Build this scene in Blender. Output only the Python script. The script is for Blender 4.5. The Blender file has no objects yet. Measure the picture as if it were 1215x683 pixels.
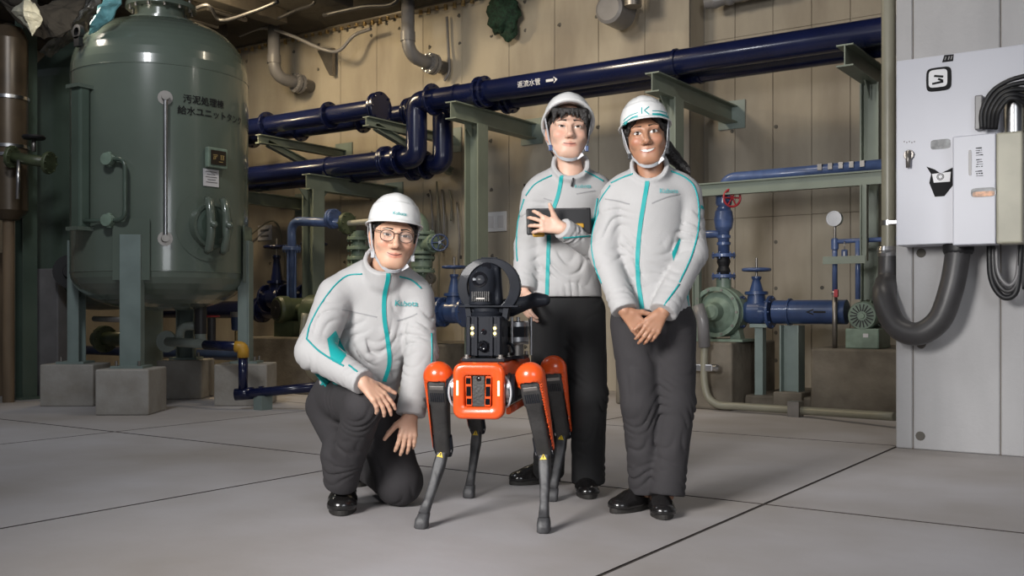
import bpy, bmesh, math, random
import numpy as np
from mathutils import Vector, Matrix
from mathutils.bvhtree import BVHTree
random.seed(7)
SC = bpy.context.scene
COL = SC.collection
# ------------------------------------------------------------------ camera, world, lights, exposure
TH = math.radians(34.5); CT, ST = math.cos(TH), math.sin(TH)
FOC, CX, HY, CH = 1200.0, 607.5, 370.0, 0.82      # focal length in px, centre column, horizon row, camera height
cd = bpy.data.cameras.new('camera'); cam = bpy.data.objects.new('camera', cd); COL.objects.link(cam)
cam.location = (0, 0, CH); cam.rotation_euler = (math.pi/2, 0, TH)
cd.sensor_width = 36; cd.lens = 36*FOC/1215; cd.shift_y = (HY-341.5)/1215; cd.clip_start = .05
SC.camera = cam
SC.view_settings.view_transform = 'Standard'; SC.view_settings.look = 'None'
SC.view_settings.gamma = 1; SC.view_settings.use_curve_mapping = False
SC.view_settings.exposure = 0.0
wd = bpy.data.worlds.new('world'); SC.world = wd; wd.use_nodes = True
wd.node_tree.nodes['Background'].inputs[0].default_value = (.80, .86, 1, 1)
wd.node_tree.nodes['Background'].inputs[1].default_value = .08
def cw(X, Y, Z): return Vector((CT*X-ST*Y, ST*X+CT*Y, Z))            # camera-aligned metres -> room metres
def at(px, py, d): return cw((px-CX)/FOC*d, d, CH-(py-HY)/FOC*d)      # a point seen at (px,py) at depth d
def aty(px, py, y):                                                    # ... on the room plane y
    a = (px-CX)/FOC; return at(px, py, y/(CT+ST*a))
def lamp(kind, name, loc, target, power, size=1, col=(1, 1, 1), **kw):
    l = bpy.data.lights.new(name, kind); o = bpy.data.objects.new(name, l); COL.objects.link(o)
    l.energy = power; l.color = col
    if kind == 'AREA': l.size = size
    else: l.shadow_soft_size = size
    for k, v in kw.items(): setattr(l, k, v)
    o.location = loc; o.rotation_euler = (Vector(target)-Vector(loc)).to_track_quat('-Z', 'Y').to_euler()
    return o
lamp('AREA', 'key_softbox', cw(-2.4, .4, 2.3), cw(.45, 4.4, .9), 60, 1.3, (1, .975, .95), spread=math.radians(72))
lamp('AREA', 'fill_softbox', cw(1.6, -.8, 2.2), cw(.6, 5, .9), 70, 1.8, (.93, .96, 1))
lamp('AREA', 'wall_lamp_warm', (-8.6, 6.6, 4.15), (-8.2, 9.2, 2.2), 74, .5, (1, .78, .48))
lamp('AREA', 'wall_lamp_warm_middle', (-5.2, 6.4, 4.2), (-5.4, 9.2, 1.8), 48, .5, (1, .86, .66))
lamp('AREA', 'wall_lamp_cool', (-1.9, 6.0, 4.2), (-2.2, 9.4, 1.4), 30, .6, (1, .93, .84))
lamp('AREA', 'wall_fill_low', (-9.3, 6.95, 2.9), (-7.5, 9.2, 1.4), 60, .4, (1, .80, .52))  # added fill light, unseen behind the big tank, brightens the lower wall
lamp('POINT', 'tank_roof_fill', at(80, 12, 8.3), at(80, 200, 9), 10, .08, (1, .9, .75))  # added point light that brightens the dark tank's roof and the sheets
lamp('AREA', 'tank_lamp', cw(-2.9, 5.0, 4.2), cw(-3.2, 9, 1.6), 62, .5, (.95, .97, 1))

# ------------------------------------------------------------------ materials
def mat(name, col, rough=.5, metal=0, var=.12, scale=6, bump=0, bscale=60, emit=0, coat=0, streak=0, col2=None, attr=None, sheen=0, sss=0):
    m = bpy.data.materials.new(name); m.use_nodes = True; n = m.node_tree.nodes; L = m.node_tree.links
    b = n['Principled BSDF']; b.inputs['Roughness'].default_value = rough; b.inputs['Metallic'].default_value = metal
    if coat: b.inputs['Coat Weight'].default_value = coat; b.inputs['Coat Roughness'].default_value = .08
    if sheen: b.inputs['Sheen Weight'].default_value = sheen
    if sss: b.inputs['Subsurface Weight'].default_value = sss; b.inputs['Subsurface Radius'].default_value = (.012, .005, .003); b.inputs['Subsurface Scale'].default_value = .6
    c = list(col)+[1]; d = list(col2)+[1] if col2 else [x*(1-var*1.6) for x in col]+[1]
    tc = n.new('ShaderNodeTexCoord'); nz = n.new('ShaderNodeTexNoise'); nz.inputs['Scale'].default_value = scale; nz.inputs['Detail'].default_value = 6
    mp = n.new('ShaderNodeMapping'); L.new(tc.outputs['Object'], mp.inputs[0])
    if streak: mp.inputs['Scale'].default_value = (1, 1, streak)
    L.new(mp.outputs[0], nz.inputs['Vector'])
    rmp = n.new('ShaderNodeMapRange'); rmp.inputs[1].default_value = .35; rmp.inputs[2].default_value = .7; L.new(nz.outputs[0], rmp.inputs[0])
    mx = n.new('ShaderNodeMix'); mx.data_type = 'RGBA'; mx.inputs[6].default_value = c; mx.inputs[7].default_value = d
    L.new(rmp.outputs[0], mx.inputs[0])
    out = mx.outputs[2]
    if attr:
        at_ = n.new('ShaderNodeAttribute'); at_.attribute_name = attr
        m2 = n.new('ShaderNodeMix'); m2.data_type = 'RGBA'; m2.blend_type = 'MULTIPLY'; m2.inputs[0].default_value = 1
        L.new(out, m2.inputs[6]); L.new(at_.outputs['Color'], m2.inputs[7]); out = m2.outputs[2]
    L.new(out, b.inputs['Base Color'])
    if bump:
        nb = n.new('ShaderNodeTexNoise'); nb.inputs['Scale'].default_value = bscale; nb.inputs['Detail'].default_value = 4
        L.new(tc.outputs['Object'], nb.inputs['Vector'])
        bp = n.new('ShaderNodeBump'); bp.inputs['Strength'].default_value = bump; bp.inputs['Distance'].default_value = .01
        L.new(nb.outputs[0], bp.inputs['Height']); L.new(bp.outputs[0], b.inputs['Normal'])
    if emit:
        b.inputs['Emission Color'].default_value = c; b.inputs['Emission Strength'].default_value = emit
    return m
M = {}
M['floor'] = mat('floor concrete', (.465, .45, .465), .6, var=.16, scale=.9, bump=.14, bscale=14, col2=(.33, .30, .28))
M['joint'] = mat('joint dark', (.045, .035, .03), .9)
M['wall'] = mat('wall concrete', (.43, .385, .31), .8, scale=2.2, bump=.3, bscale=18, streak=.3, col2=(.27, .235, .19))
M['pillar'] = mat('pale concrete', (.47, .465, .47), .75, scale=2.2, bump=.3, bscale=22, streak=.3, col2=(.36, .355, .36))
M['plinth'] = mat('plinth concrete', (.36, .345, .32), .85, scale=5, bump=.35, bscale=30, col2=(.27, .25, .22))
M['oldplinth'] = mat('old plinth concrete', (.20, .175, .14), .85, scale=4, bump=.4, bscale=26, col2=(.10, .085, .065))
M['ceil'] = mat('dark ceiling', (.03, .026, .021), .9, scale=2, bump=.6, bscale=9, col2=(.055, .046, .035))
M['seam'] = mat('wall seam', (.19, .165, .135), .9)
M['hole'] = mat('tie hole grey', (.13, .12, .105), .9)
M['tank'] = mat('tank green', (.12, .15, .122), .24, var=.1, scale=1.5, bump=.02, bscale=5, coat=.5)
M['tank2'] = mat('tank dark green', (.085, .12, .095), .3, var=.2, scale=2, coat=.2)
M['leg'] = mat('leg blue green', (.21, .265, .25), .42, var=.1)
M['stand'] = mat('stand grey green', (.205, .24, .195), .45, var=.1, scale=4)
M['navy'] = mat('navy pipe paint', (.006, .010, .048), .24, var=.2, scale=3, coat=.2)
M['blue'] = mat('blue pipe paint', (.085, .135, .30), .34, var=.25, scale=9, coat=.2)
M['dblue'] = mat('dark blue pipe paint', (.038, .072, .185), .32, var=.25, scale=6, coat=.2)
M['pump'] = mat('pump green', (.21, .285, .225), .4, var=.25, scale=10)
M['dgreen'] = mat('dark green machine paint', (.075, .095, .05), .4, var=.3, scale=8)
M['gpipe'] = mat('grey pipe plastic', (.20, .195, .20), .35, var=.15, scale=5)
M['olive'] = mat('olive conduit', (.25, .24, .185), .38, var=.1, scale=4)
M['black'] = mat('black rubber', (.012, .012, .014), .5, var=.2)
M['hose'] = mat('charcoal hose', (.05, .048, .05), .42, var=.15, scale=10)
M['steel'] = mat('steel', (.55, .55, .56), .28, 1, var=.1)
M['dsteel'] = mat('dull steel', (.32, .30, .28), .42, .9, var=.2)
M['brass'] = mat('brass bolts', (.55, .40, .19), .35, .8, var=.3, scale=30)
M['red'] = mat('red handle', (.42, .03, .04), .4)
M['white'] = mat('white plastic', (.72, .72, .74), .4, var=.04)
M['box'] = mat('cabinet grey', (.53, .54, .60), .38, var=.04, scale=2)
M['cream'] = mat('aged cream', (.50, .48, .38), .45, var=.18, scale=3)
M['pvc'] = mat('pale grey green pvc', (.36, .41, .37), .4, var=.1)
M['yellow'] = mat('yellow fitting', (.55, .30, .03), .45)
M['bronze'] = mat('bronze vessel', (.10, .072, .045), .35, .2, var=.3, scale=3)
M['foil'] = mat('pale highlight sheet', (.42, .41, .38), .33, .7, var=.5, scale=5, bump=.4, bscale=14)  # pale colour of the sheet that imitates the roof highlight
M['teal'] = mat('teal cloth', (.0, .30, .30), .6, var=.05)
M['tealfilm'] = mat('teal plastic sheet', (.16, .40, .43), .35, var=.3, scale=4)
M['netgreen'] = mat('green net', (.012, .05, .028), .8, var=.5, scale=30, bump=1, bscale=80)
M['ink'] = mat('black ink', (.010, .010, .011), .9, var=0)
M['paper'] = mat('white paper', (.62, .61, .63), .6, var=.05)
M['signdark'] = mat('dark nameplate', (.03, .022, .015), .35, var=.1)
M['gold'] = mat('gold lettering', (.45, .33, .13), .4, .3, var=.05)
M['wood'] = mat('brown timber', (.20, .14, .085), .7, var=.3, scale=6, streak=.2)
M['glass'] = mat('gauge glass', (.75, .77, .78), .12, var=0)
M['grit'] = mat('foil sticker', (.22, .23, .24), .4, .2, var=.8, scale=14)
M['orangetext'] = mat('orange sticker', (.75, .36, .18), .4, var=.5, scale=50)

# ------------------------------------------------------------------ builders
ROOT = {}
def mtx(o):
    while o is not None and o.parent is not None: o = o.parent
    return ROOT.get(o.name, Matrix()) if o is not None else Matrix()
def props(o, label=None, cat=None, group=None, kind=None):
    if label: o['label'] = label
    if cat: o['category'] = cat
    if group: o['group'] = group
    if kind: o['kind'] = kind
    return o
def thing(name, label, cat, loc=(0, 0, 0), rz=0, group=None):
    o = bpy.data.objects.new(name, None); COL.objects.link(o); o.empty_display_size = .1
    o.location = loc; o.rotation_euler = (0, 0, rz)
    ROOT[o.name] = Matrix.Translation(Vector(loc)) @ Matrix.Rotation(rz, 4, 'Z')
    return props(o, label, cat, group)
def basis(d):
    d = Vector(d).normalized(); up = Vector((0, 0, 1)) if abs(d.z) < .95 else Vector((1, 0, 0))
    a = d.cross(up).normalized(); b = a.cross(d).normalized(); return a, b, d
class MB:
    def __init__(s): s.v = []; s.f = []; s.m = []; s.mi = 0; s.sm = []; s.smooth = False
    def mat(s, i): s.mi = i; return s
    def add(s, vs, fs, smooth=None):
        k = len(s.v); s.v += [tuple(v) for v in vs]
        for f in fs: s.f.append([k+i for i in f]); s.m.append(s.mi); s.sm.append(s.smooth if smooth is None else smooth)
        return s
    def box(s, c, size, rz=0, mx=None):
        c = Vector(c); hx, hy, hz = [x/2 for x in size]
        R = mx or Matrix.Rotation(rz, 3, 'Z')
        vs = [c+R@Vector((x*hx, y*hy, z*hz)) for z in (-1, 1) for y in (-1, 1) for x in (-1, 1)]
        return s.add(vs, [(0, 2, 3, 1), (4, 5, 7, 6), (0, 1, 5, 4), (2, 6, 7, 3), (0, 4, 6, 2), (1, 3, 7, 5)], False)
    def lo(s, x0, x1, y0, y1, z0, z1): return s.box(((x0+x1)/2, (y0+y1)/2, (z0+z1)/2), (abs(x1-x0), abs(y1-y0), abs(z1-z0)))
    def ring(s, rings, closed=True, caps=True, smooth=True):
        n = len(rings[0]); k = len(s.v)
        for r in rings: s.v += [tuple(p) for p in r]
        for i in range(len(rings)-1):
            for j in range(n if closed else n-1):
                a = k+i*n+j; b = k+i*n+(j+1) % n
                s.f.append([a, b, b+n, a+n]); s.m.append(s.mi); s.sm.append(smooth)
        if caps:
            s.f.append([k+j for j in range(n)][::-1]); s.f.append([k+(len(rings)-1)*n+j for j in range(n)]); s.m += [s.mi]*2; s.sm += [False]*2
        return s
    def lathe(s, o, axis, prof, n=24, caps=True):      # prof: (distance along axis, radius)
        a, b, d = basis(axis); o = Vector(o); rs = []
        for t, r in prof:
            rs.append([o+d*t+(a*math.cos(2*math.pi*j/n)+b*math.sin(2*math.pi*j/n))*max(r, 1e-4) for j in range(n)])
        # duplicate rings at sharp steps so shading stays crisp
        out = []
        for i in range(len(rs)-1): s.ring([rs[i], rs[i+1]], caps=False)
        if caps: s.add(rs[0], [list(range(n))[::-1]], False); s.add(rs[-1], [list(range(n))], False)
        return s
    def cyl(s, p0, p1, r0, r1=None, n=16):
        p0 = Vector(p0); p1 = Vector(p1); return s.lathe(p0, p1-p0, [(0, r0), ((p1-p0).length, r0 if r1 is None else r1)], n)
    def tube(s, path, r, n=10, caps=True):
        P = [Vector(p) for p in path]; rr = r if isinstance(r, (list, tuple)) else [r]*len(P); rings = []
        t = (P[1]-P[0]).normalized(); a, b, _ = basis(t)
        for i, p in enumerate(P):
            t2 = (P[min(i+1, len(P)-1)]-P[max(i-1, 0)]).normalized()
            q = t.rotation_difference(t2); a = q@a; b = q@b; t = t2
            rings.append([p+(a*math.cos(2*math.pi*j/n)+b*math.sin(2*math.pi*j/n))*rr[i] for j in range(n)])
        return s.ring(rings, True, caps)
    def strip(s, pts, nrm, w, th=.0015):               # ribbon lying on a surface
        rs = []
        for i, p in enumerate(pts):
            t = (pts[min(i+1, len(pts)-1)]-pts[max(i-1, 0)]); 
            if t.length < 1e-9: t = Vector((0, 0, 1))
            t.normalize(); nn = nrm[i].normalized(); sd = t.cross(nn).normalized(); ww = w[i] if isinstance(w, (list, tuple)) else w
            rs.append([p-sd*ww/2-nn*th, p+sd*ww/2-nn*th, p+sd*ww/2+nn*th, p-sd*ww/2+nn*th])
        return s.ring(rs, True, True, False)
    def prism(s, poly, o, ux, uy, th):                 # polygon in the plane (ux,uy), extruded along its normal
        ux = Vector(ux); uy = Vector(uy); nn = ux.cross(uy).normalized(); o = Vector(o); n = len(poly)
        b0 = [o+ux*x+uy*y for x, y in poly]; b1 = [p+nn*th for p in b0]
        fs = [list(range(n))[::-1], [n+i for i in range(n)]]+[[i, (i+1) % n, n+(i+1) % n, n+i] for i in range(n)]
        return s.add(b0+b1, fs, False)
    def ball(s, c, r, n=12, sc=(1, 1, 1), mx=None):
        c = Vector(c); m = n//2; rings = []; R = mx or Matrix.Identity(3)
        for i in range(m+1):
            ph = math.pi*i/m; rings.append([c+R@Vector((r*sc[0]*max(math.sin(ph), .001)*math.cos(2*math.pi*j/n), r*sc[1]*max(math.sin(ph), .001)*math.sin(2*math.pi*j/n), -r*sc[2]*math.cos(ph))) for j in range(n)])
        return s.ring(rings, True, False)
    def build(s, name, m, parent=None, bevel=0, seg=2, subsurf=0):
        many = name in ('bolt', 'joint_ring', 'weld_seam', 'notice_print', 'tie_hole', 'fin', 'grille')
        me = bpy.data.meshes.new(name); R = mtx(parent) if parent else Matrix(); I = R.inverted()
        me.from_pydata([tuple(I@Vector(v)) for v in s.v], [], s.f)
        for x in (m if isinstance(m, (list, tuple)) else [m]): me.materials.append(M[x] if isinstance(x, str) else x)
        me.polygons.foreach_set('material_index', s.m); me.polygons.foreach_set('use_smooth', s.sm); me.update()
        bm = bmesh.new(); bm.from_mesh(me); bmesh.ops.recalc_face_normals(bm, faces=bm.faces); bm.to_mesh(me); bm.free()
        o = bpy.data.objects.new(name, me); COL.objects.link(o)
        if parent: o.parent = parent
        if many: o['kind'] = 'stuff'
        if bevel:
            w = o.modifiers.new('bevel', 'BEVEL'); w.width = bevel; w.segments = seg; w.limit_method = 'ANGLE'; w.angle_limit = math.radians(40)
        if subsurf:
            w = o.modifiers.new('sub', 'SUBSURF'); w.levels = w.render_levels = subsurf
        return o
def bez(p0, p1, p2, n=8):
    p0, p1, p2 = Vector(p0), Vector(p1), Vector(p2)
    return [(1-t)**2*p0+2*t*(1-t)*p1+t*t*p2 for t in [i/n for i in range(n+1)]]
def rounded(pts, r, n=6):                               # polyline with rounded corners
    P = [Vector(p) for p in pts]; out = [P[0]]
    for i in range(1, len(P)-1):
        a = (P[i-1]-P[i]); b = (P[i+1]-P[i]); k = min(r, a.length*.49, b.length*.49)
        out += bez(P[i]+a.normalized()*k, P[i], P[i]+b.normalized()*k, n)
    return out+[P[-1]]
def spline(pts, n=6):                                    # Catmull-Rom
    P = [Vector(p) for p in pts]; P = [2*P[0]-P[1]]+P+[2*P[-1]-P[-2]]; out = []
    for i in range(1, len(P)-2):
        for k in range(n):
            t = k/n; a, b, c, d = P[i-1:i+3]
            out.append(.5*((2*b)+(c-a)*t+(2*a-5*b+4*c-d)*t*t+(3*b-a-3*c+d)*t**3))
    return out+[P[-2]]
def text_tris(s, size=1, bold=0, res=3, align='CENTER'):
    cu = bpy.data.curves.new('lettering', 'FONT'); cu.body = s; cu.size = size; cu.align_x = align; cu.align_y = 'CENTER'; cu.offset = bold; cu.resolution_u = res
    o = bpy.data.objects.new('lettering', cu); COL.objects.link(o)
    dg = bpy.context.evaluated_depsgraph_get(); me = o.evaluated_get(dg).to_mesh()
    bm = bmesh.new(); bm.from_mesh(me); bmesh.ops.triangulate(bm, faces=bm.faces)
    for _ in range(1): pass
    vs = [v.co.copy() for v in bm.verts]; fs = [[v.index for v in f.verts] for f in bm.faces]; bm.free()
    o.evaluated_get(dg).to_mesh_clear(); bpy.data.objects.remove(o); bpy.data.curves.remove(cu)
    return vs, fs
def lettering(name, s, size, fn, m, parent, bold=0, fat=0):     # fn maps flat (x,y) to a world point
    vs, fs = text_tris(s, size, bold); mb = MB()
    for dx, dy in ((0, 0), (fat, 0), (-fat, 0), (0, fat), (0, -fat))[:5 if fat else 1]: mb.add([fn(v.x+dx, v.y+dy) for v in vs], fs, False)
    return mb.build(name, m, parent)
def flat(o, ux, uy): 
    o, ux, uy = Vector(o), Vector(ux), Vector(uy); return lambda x, y: o+ux*x+uy*y
EX, EY, EZ = Vector((1, 0, 0)), Vector((0, 1, 0)), Vector((0, 0, 1))
# ------------------------------------------------------------------ the setting
YB, YR, YP, XP, ZC = 9.2, 9.55, 6.34, -1.55, 4.35   # back wall, recessed back wall, pillar wall face, its corner, ceiling
def gp(px, py): return at(px, py, FOC*CH/(py-HY))
fl = MB().lo(-13, 6, -3, 10.2, -.3, -.004).build('floor', 'joint'); props(fl, 'grey concrete floor cut by dark straight joints', kind='structure')
gx = sorted([-12.9, gp(0, 488)[0]*0-9.2, -5.15, (gp(900, 603)[0]+gp(1060, 531)[0])/2, 2.2, 6]); gy = [-3, .2, (gp(0, 488.7)[1]+gp(899, 603)[1]+gp(1215, 644)[1])/3, (gp(816, 509)[1]+gp(1026, 527.7)[1])/2, 10.1]
ax = gp(384, 556.7)[0]*.5+gp(0, 628.6)[0]*.5; bx = gp(712.7, 683)[0]*.5+gp(1062, 530)[0]*.5; ex = gp(0, 527)[0]*.5+gp(309, 493)[0]*.5
gx = [-13, ex, ax, bx, 2.5, 6]; GX, GY = gx, gy
for i in range(len(gx)-1):
    for j in range(len(gy)-1):
        sl = MB().lo(gx[i]+.009, gx[i+1]-.009, gy[j]+.010, gy[j+1]-.010, -.1, 0); sl.m = [1, 0, 1, 1, 1, 1]; sl.build('slab', ['floor', 'joint'], fl)
# back wall: cast panels with recessed seams over a backing
def wall(name, label, y, xs, zs, th=.25, m='wall'):
    w = MB().lo(xs[0], xs[-1], y+.012, y+th, -.05, zs[-1]).build(name, 'seam'); props(w, label, kind='structure')
    for i in range(len(xs)-1):
        for j in range(len(zs)-1):
            p = random.uniform(-.002, .002)
            MB().lo(xs[i]+.0025, xs[i+1]-.0025, y+p, y+.03, zs[j]+.0015, zs[j+1]-.0015).build('panel', m, w, bevel=.003, seg=1)
    return w
xL = [aty(p, 200, YB)[0] for p in (295, 350, 404, 447, 502, 548, 604, 658, 710, 765, 818)]
xl0 = [xL[0]-.9*k for k in (5, 4, 3, 2, 1)]
wb = wall('wall_back', 'board marked beige concrete back wall with tie holes', YB, [-13]+xl0[1:]+xL, [0, 5.2])
xr0 = xL[-1]; xR = [xr0]+[aty(p, 200, YR)[0] for p in (872, 917, 963, 1009, 1056)]
xR += [xR[-1]+.75*k for k in (1, 2, 3, 4)]
wr = wall('wall_back_recess', 'recessed grey concrete wall behind the pumps', YR, xR, [0, 1.75, 3.55, 5.2], m='wall')
MB().lo(xr0-.1, xr0+.003, YB+.03, YR+.0, 0, 5.2).build('reveal', 'wall', wb)
hb = MB()
for x in np.arange(-12, xr0-.2, .45):
    for z in (.45, .95, 1.45, 2.2, 2.75, 3.2, 3.9, 4.2):
        if random.random() < .62: hb.cyl((x+random.uniform(-.03, .03), YB-.004, z+random.uniform(-.03, .03)), (x, YB+.02, z), .021, .025, 8)
props(hb.build('tie_hole', 'hole', wb), kind='stuff')
hb = MB()
for x in np.arange(xr0+.3, -.5, .45):
    for z in (.35, .62, 1.05, 1.5, 2.1, 2.62, 3.2, 3.9):
        if random.random() < .75: hb.cyl((x, YR-.004, z), (x, YR+.02, z), .019, .023, 8)
props(hb.build('tie_hole', 'hole', wr), kind='stuff')
wl = MB().lo(-13.2, -13, -3, 9.4, -.05, ZC).build('wall_left', 'wall'); props(wl, 'dim concrete side wall beyond the tanks', kind='structure')
# pillar wall on the right
wp = MB().lo(XP+.012, 5, YP+.012, YP+.4, -.05, 5.2).build('wall_right', 'seam'); props(wp, 'pale concrete wall that carries the grey control cabinet', kind='structure')
xs = [XP, aty(1083, 300, YP)[0], aty(1187, 40, YP)[0], .2, 1.1, 2, 5]
for i in range(len(xs)-1):
    for z0, z1 in ((0, 2.32), (2.32, 5.2)):
        MB().lo(xs[i]+.003, xs[i+1]-.003, YP, YP+.41, z0+.002, z1-.002).build('panel', 'pillar', wp, bevel=.006, seg=1)
hb = MB()
for px, py in ((1093, 300), (1093, 408), (1092, 517)):
    p = aty(px, py, YP); hb.lathe(p-EY*.004, EY, [(0, .024), (.004, .028), (.01, .02)], 12)
for x in (-.3, .6):
    for z in (.2, .75, 1.3): hb.lathe((x, YP-.004, z), EY, [(0, .024), (.004, .028), (.01, .02)], 12)
props(hb.build('tie_hole', 'hole', wp), kind='stuff')
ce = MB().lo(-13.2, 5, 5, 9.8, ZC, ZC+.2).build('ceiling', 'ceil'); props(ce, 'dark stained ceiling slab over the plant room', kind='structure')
# brass bolts along the ceiling edge
bl = MB()
for k in range(46):
    p = Vector((-10.8+k*.125, YB-.1+random.uniform(-.01, .01), ZC)); bl.cyl(p, p-EZ*random.uniform(.035, .08), .020, .024, 6)
MB().lo(-11.6, -4.9, YB-.16, YB-.04, ZC-.02, ZC).build('edge_plate', 'dsteel', ce)
bo = bl.build('bolt', 'brass', ce); props(bo, kind='stuff')
for k in range(7):                                     # ribs of the soffit
    MB().lo(-12.2+k*1.05, -12.0+k*1.05, 5.2, 8.25, ZC-.16, ZC).build('rib', 'ceil', ce, bevel=.01)

# ------------------------------------------------------------------ steel stands
def hbeam(mb, p0, p1, w, h, t=.012, up=EZ):            # H section between two points
    p0 = Vector(p0); p1 = Vector(p1); d = (p1-p0).normalized(); s = d.cross(up).normalized(); u = s.cross(d).normalized(); L = (p1-p0).length
    R = Matrix((s, d, u)).transposed(); c = (p0+p1)/2
    mb.box(c+u*(h/2-t/2), (w, L, t), mx=R); mb.box(c-u*(h/2-t/2), (w, L, t), mx=R); mb.box(c, (t*.8, L, h-2*t), mx=R)
def stand(label, x, yn, yw, z, ypost=None, zb=0, plate=True, brace=False, w=.13, h=.17, pw=.17):
    t = thing('pipe_stand', label, 'stand', (x, ypost if ypost else yw, zb), group=None)
    m = MB(); hbeam(m, (x, yn, z), (x, yw-.02, z), w, h); m.build('beam', 'stand', t)
    if ypost:
        m = MB(); hbeam(m, (x, ypost, zb+.015), (x, ypost, z-h/2), pw, pw, .014, up=EX); m.build('post', 'stand', t)
        for s in (-1, 1): MB().prism([(0, 0), (s*.13, 0), (0, -.13)], (x-.006, ypost+s*pw/2, z-h/2), EY, EZ, .012).build('gusset', 'stand', t)
        MB().box((x, ypost, zb+.0075), (pw+.1, pw+.1, .015)).build('base_plate', 'stand', t)
    if plate: MB().lo(x-.14, x+.14, yw-.022, yw-.006, z-.14, z+.14).build('wall_plate', 'leg', t)
    if brace:
        m = MB(); hbeam(m, (x, yn+.15, z-h/2+.02), (x, yw-.02, z-.36), .07, .08); m.build('brace', 'stand', t)
    return t
stand('grey green pipe stand with tall post between the kneeling and the middle man', -6.05, 7.75, YB, 2.78, 8.17)
stand('grey green pipe stand whose beam ends over the white striped helmet', -3.9, 7.78, YR, 2.78, 8.15, .568)
stand('grey green pipe stand beside the vertical olive conduit', -2.28, 7.8, YR, 2.78, 8.55, .53, pw=.15)
stand('pipe stand with bright edged post behind the kneeling man', -8.03, 7.75, YB, 2.23, 7.86)
stand('short wall bracket under the upper pipes beside the big tank', aty(306, 168, 7.8)[0], 7.8, YB, 2.78, None, brace=True, w=.09, h=.1)
stand('short wall bracket under the blind flange end of the upper pipes', aty(434, 150, 7.75)[0], 7.75, YB, 2.79, None, brace=True, w=.09, h=.1)
stand('green wall beam low beside the big tank', -9.57, 7.7, YB, 2.2, None, w=.12, h=.15)

# ------------------------------------------------------------------ navy pipe runs
RP = .108
def flange(parent, p, axis, r, th=.026, m='navy', n=8, bolts=True, name='flange'):
    f = MB(); f.lathe(Vector(p)-Vector(axis)*th/2, axis, [(0, r*.97), (th*.15, r), (th*.85, r), (th, r*.97)], 28); f = f.build(name, m, parent)
    if bolts:
        b = MB(); a, c, d = basis(axis)
        for k in range(n):
            q = Vector(p)+(a*math.cos(2*math.pi*k/n)+c*math.sin(2*math.pi*k/n))*r*.86; b.cyl(q-d*th*1.0, q+d*th*1.0, r*.07, None, 6)
        b.build('bolt', m, f)
    return f
def run(label, y, xs, xl, z0, z1, xr, m='navy', second=False):
    t = thing('return_pipe', label, 'pipe', (xs, y, z0), group=None)
    R = .2
    MB().cyl((xs+R, y, z0), (xr, y, z0), RP, n=24).build('upper_pipe', m, t)
    MB().tube(rounded([(xs+R+.01, y, z0), (xs, y, z0), (xs, y, z1), (xs-R-.01, y, z1)], R, 8), RP*1.02, 24).build('bend', m, t)
    MB().cyl((xl, y, z1), (xs-R, y, z1), RP, n=24).build('lower_pipe', m, t)
    for x in (xs+R+.02, xs+R+.62, xs+R+.69): flange(t, (x, y, z0), EX, .165 if x < xs+.3 else .155, .03, m)
    for x in (xs-R-.03, xs-R-.2, xs-R-.235): flange(t, (x, y, z1), EX, .155, .03, m)
    c = MB(); 
    for x in (xs+R+.34, xs+R+2.75): c.cyl((x-.012, y, z0), (x+.012, y, z0), RP+.012, n=24)
    for x in (xs-R-1.05,): c.cyl((x-.012, y, z1), (x+.012, y, z1), RP+.012, n=24)
    c.build('joint_ring', m, t)
    return t
r1 = run('glossy navy return pipe in front, with white lettering and an S bend', 8.1, -6.77, -9.9, 3.0, 2.425, -.8)
run('navy pipe running behind and along the lettered return pipe', 8.45, -6.70, -9.8, 2.99, 2.40, -.8, second=True)
for k, (y, xe, lab) in enumerate(((8.1, -7.27, 'front navy pipe end closed by a blind flange above the S bend'), (8.5, -7.15, 'rear navy pipe end closed by a blind flange above the S bend'))):
    t = thing('blanked_pipe', lab, 'pipe', (xe, y, 3.0)); MB().cyl((-11, y, 3.0), (xe-.03, y, 3.0), .1, n=24).build('pipe_run', 'navy', t)
    flange(t, (xe, y, 3.0), EX, .17, .034, 'navy', name='blind_flange'); flange(t, (xe-.05, y, 3.0), EX, .165, .03, 'navy')
    for dx in (.75, 1.75, 2.3, 2.6): flange(t, (xe-dx, y, 3.0), EX, .15, .035, 'navy')
p = aty(626, 104, 8.1-RP); ul = (aty(672, 95, 8.1-RP)-aty(596, 108, 8.1-RP)).normalized()
def onpipe(x0, zc): return lambda x, y: Vector((x0+x, 8.1-(RP+.002)*math.cos((y+zc-3.0)/RP), 3.0+(RP+.002)*math.sin((y+zc-3.0)/RP)))
xt = aty(628, 104, 8.0)[0]
lettering('pipe_lettering', '返流水管', .066, onpipe(xt, 2.985), 'white', r1, 0, .0006)
ar = MB(); fn = onpipe(aty(655, 99, 8.0)[0], 2.985)
for a, b in (((-.062, .02), (-.012, .012)),): ar.add([fn(a[0], b[0]), fn(a[1], b[0]), fn(a[1], b[1]), fn(a[0], b[1])], [(0, 1, 2, 3)])
ar.add([fn(.02, -.030), fn(.066, 0), fn(.02, .030)], [(0, 1, 2)]); ar.build('flow_arrow', 'white', r1)

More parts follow.
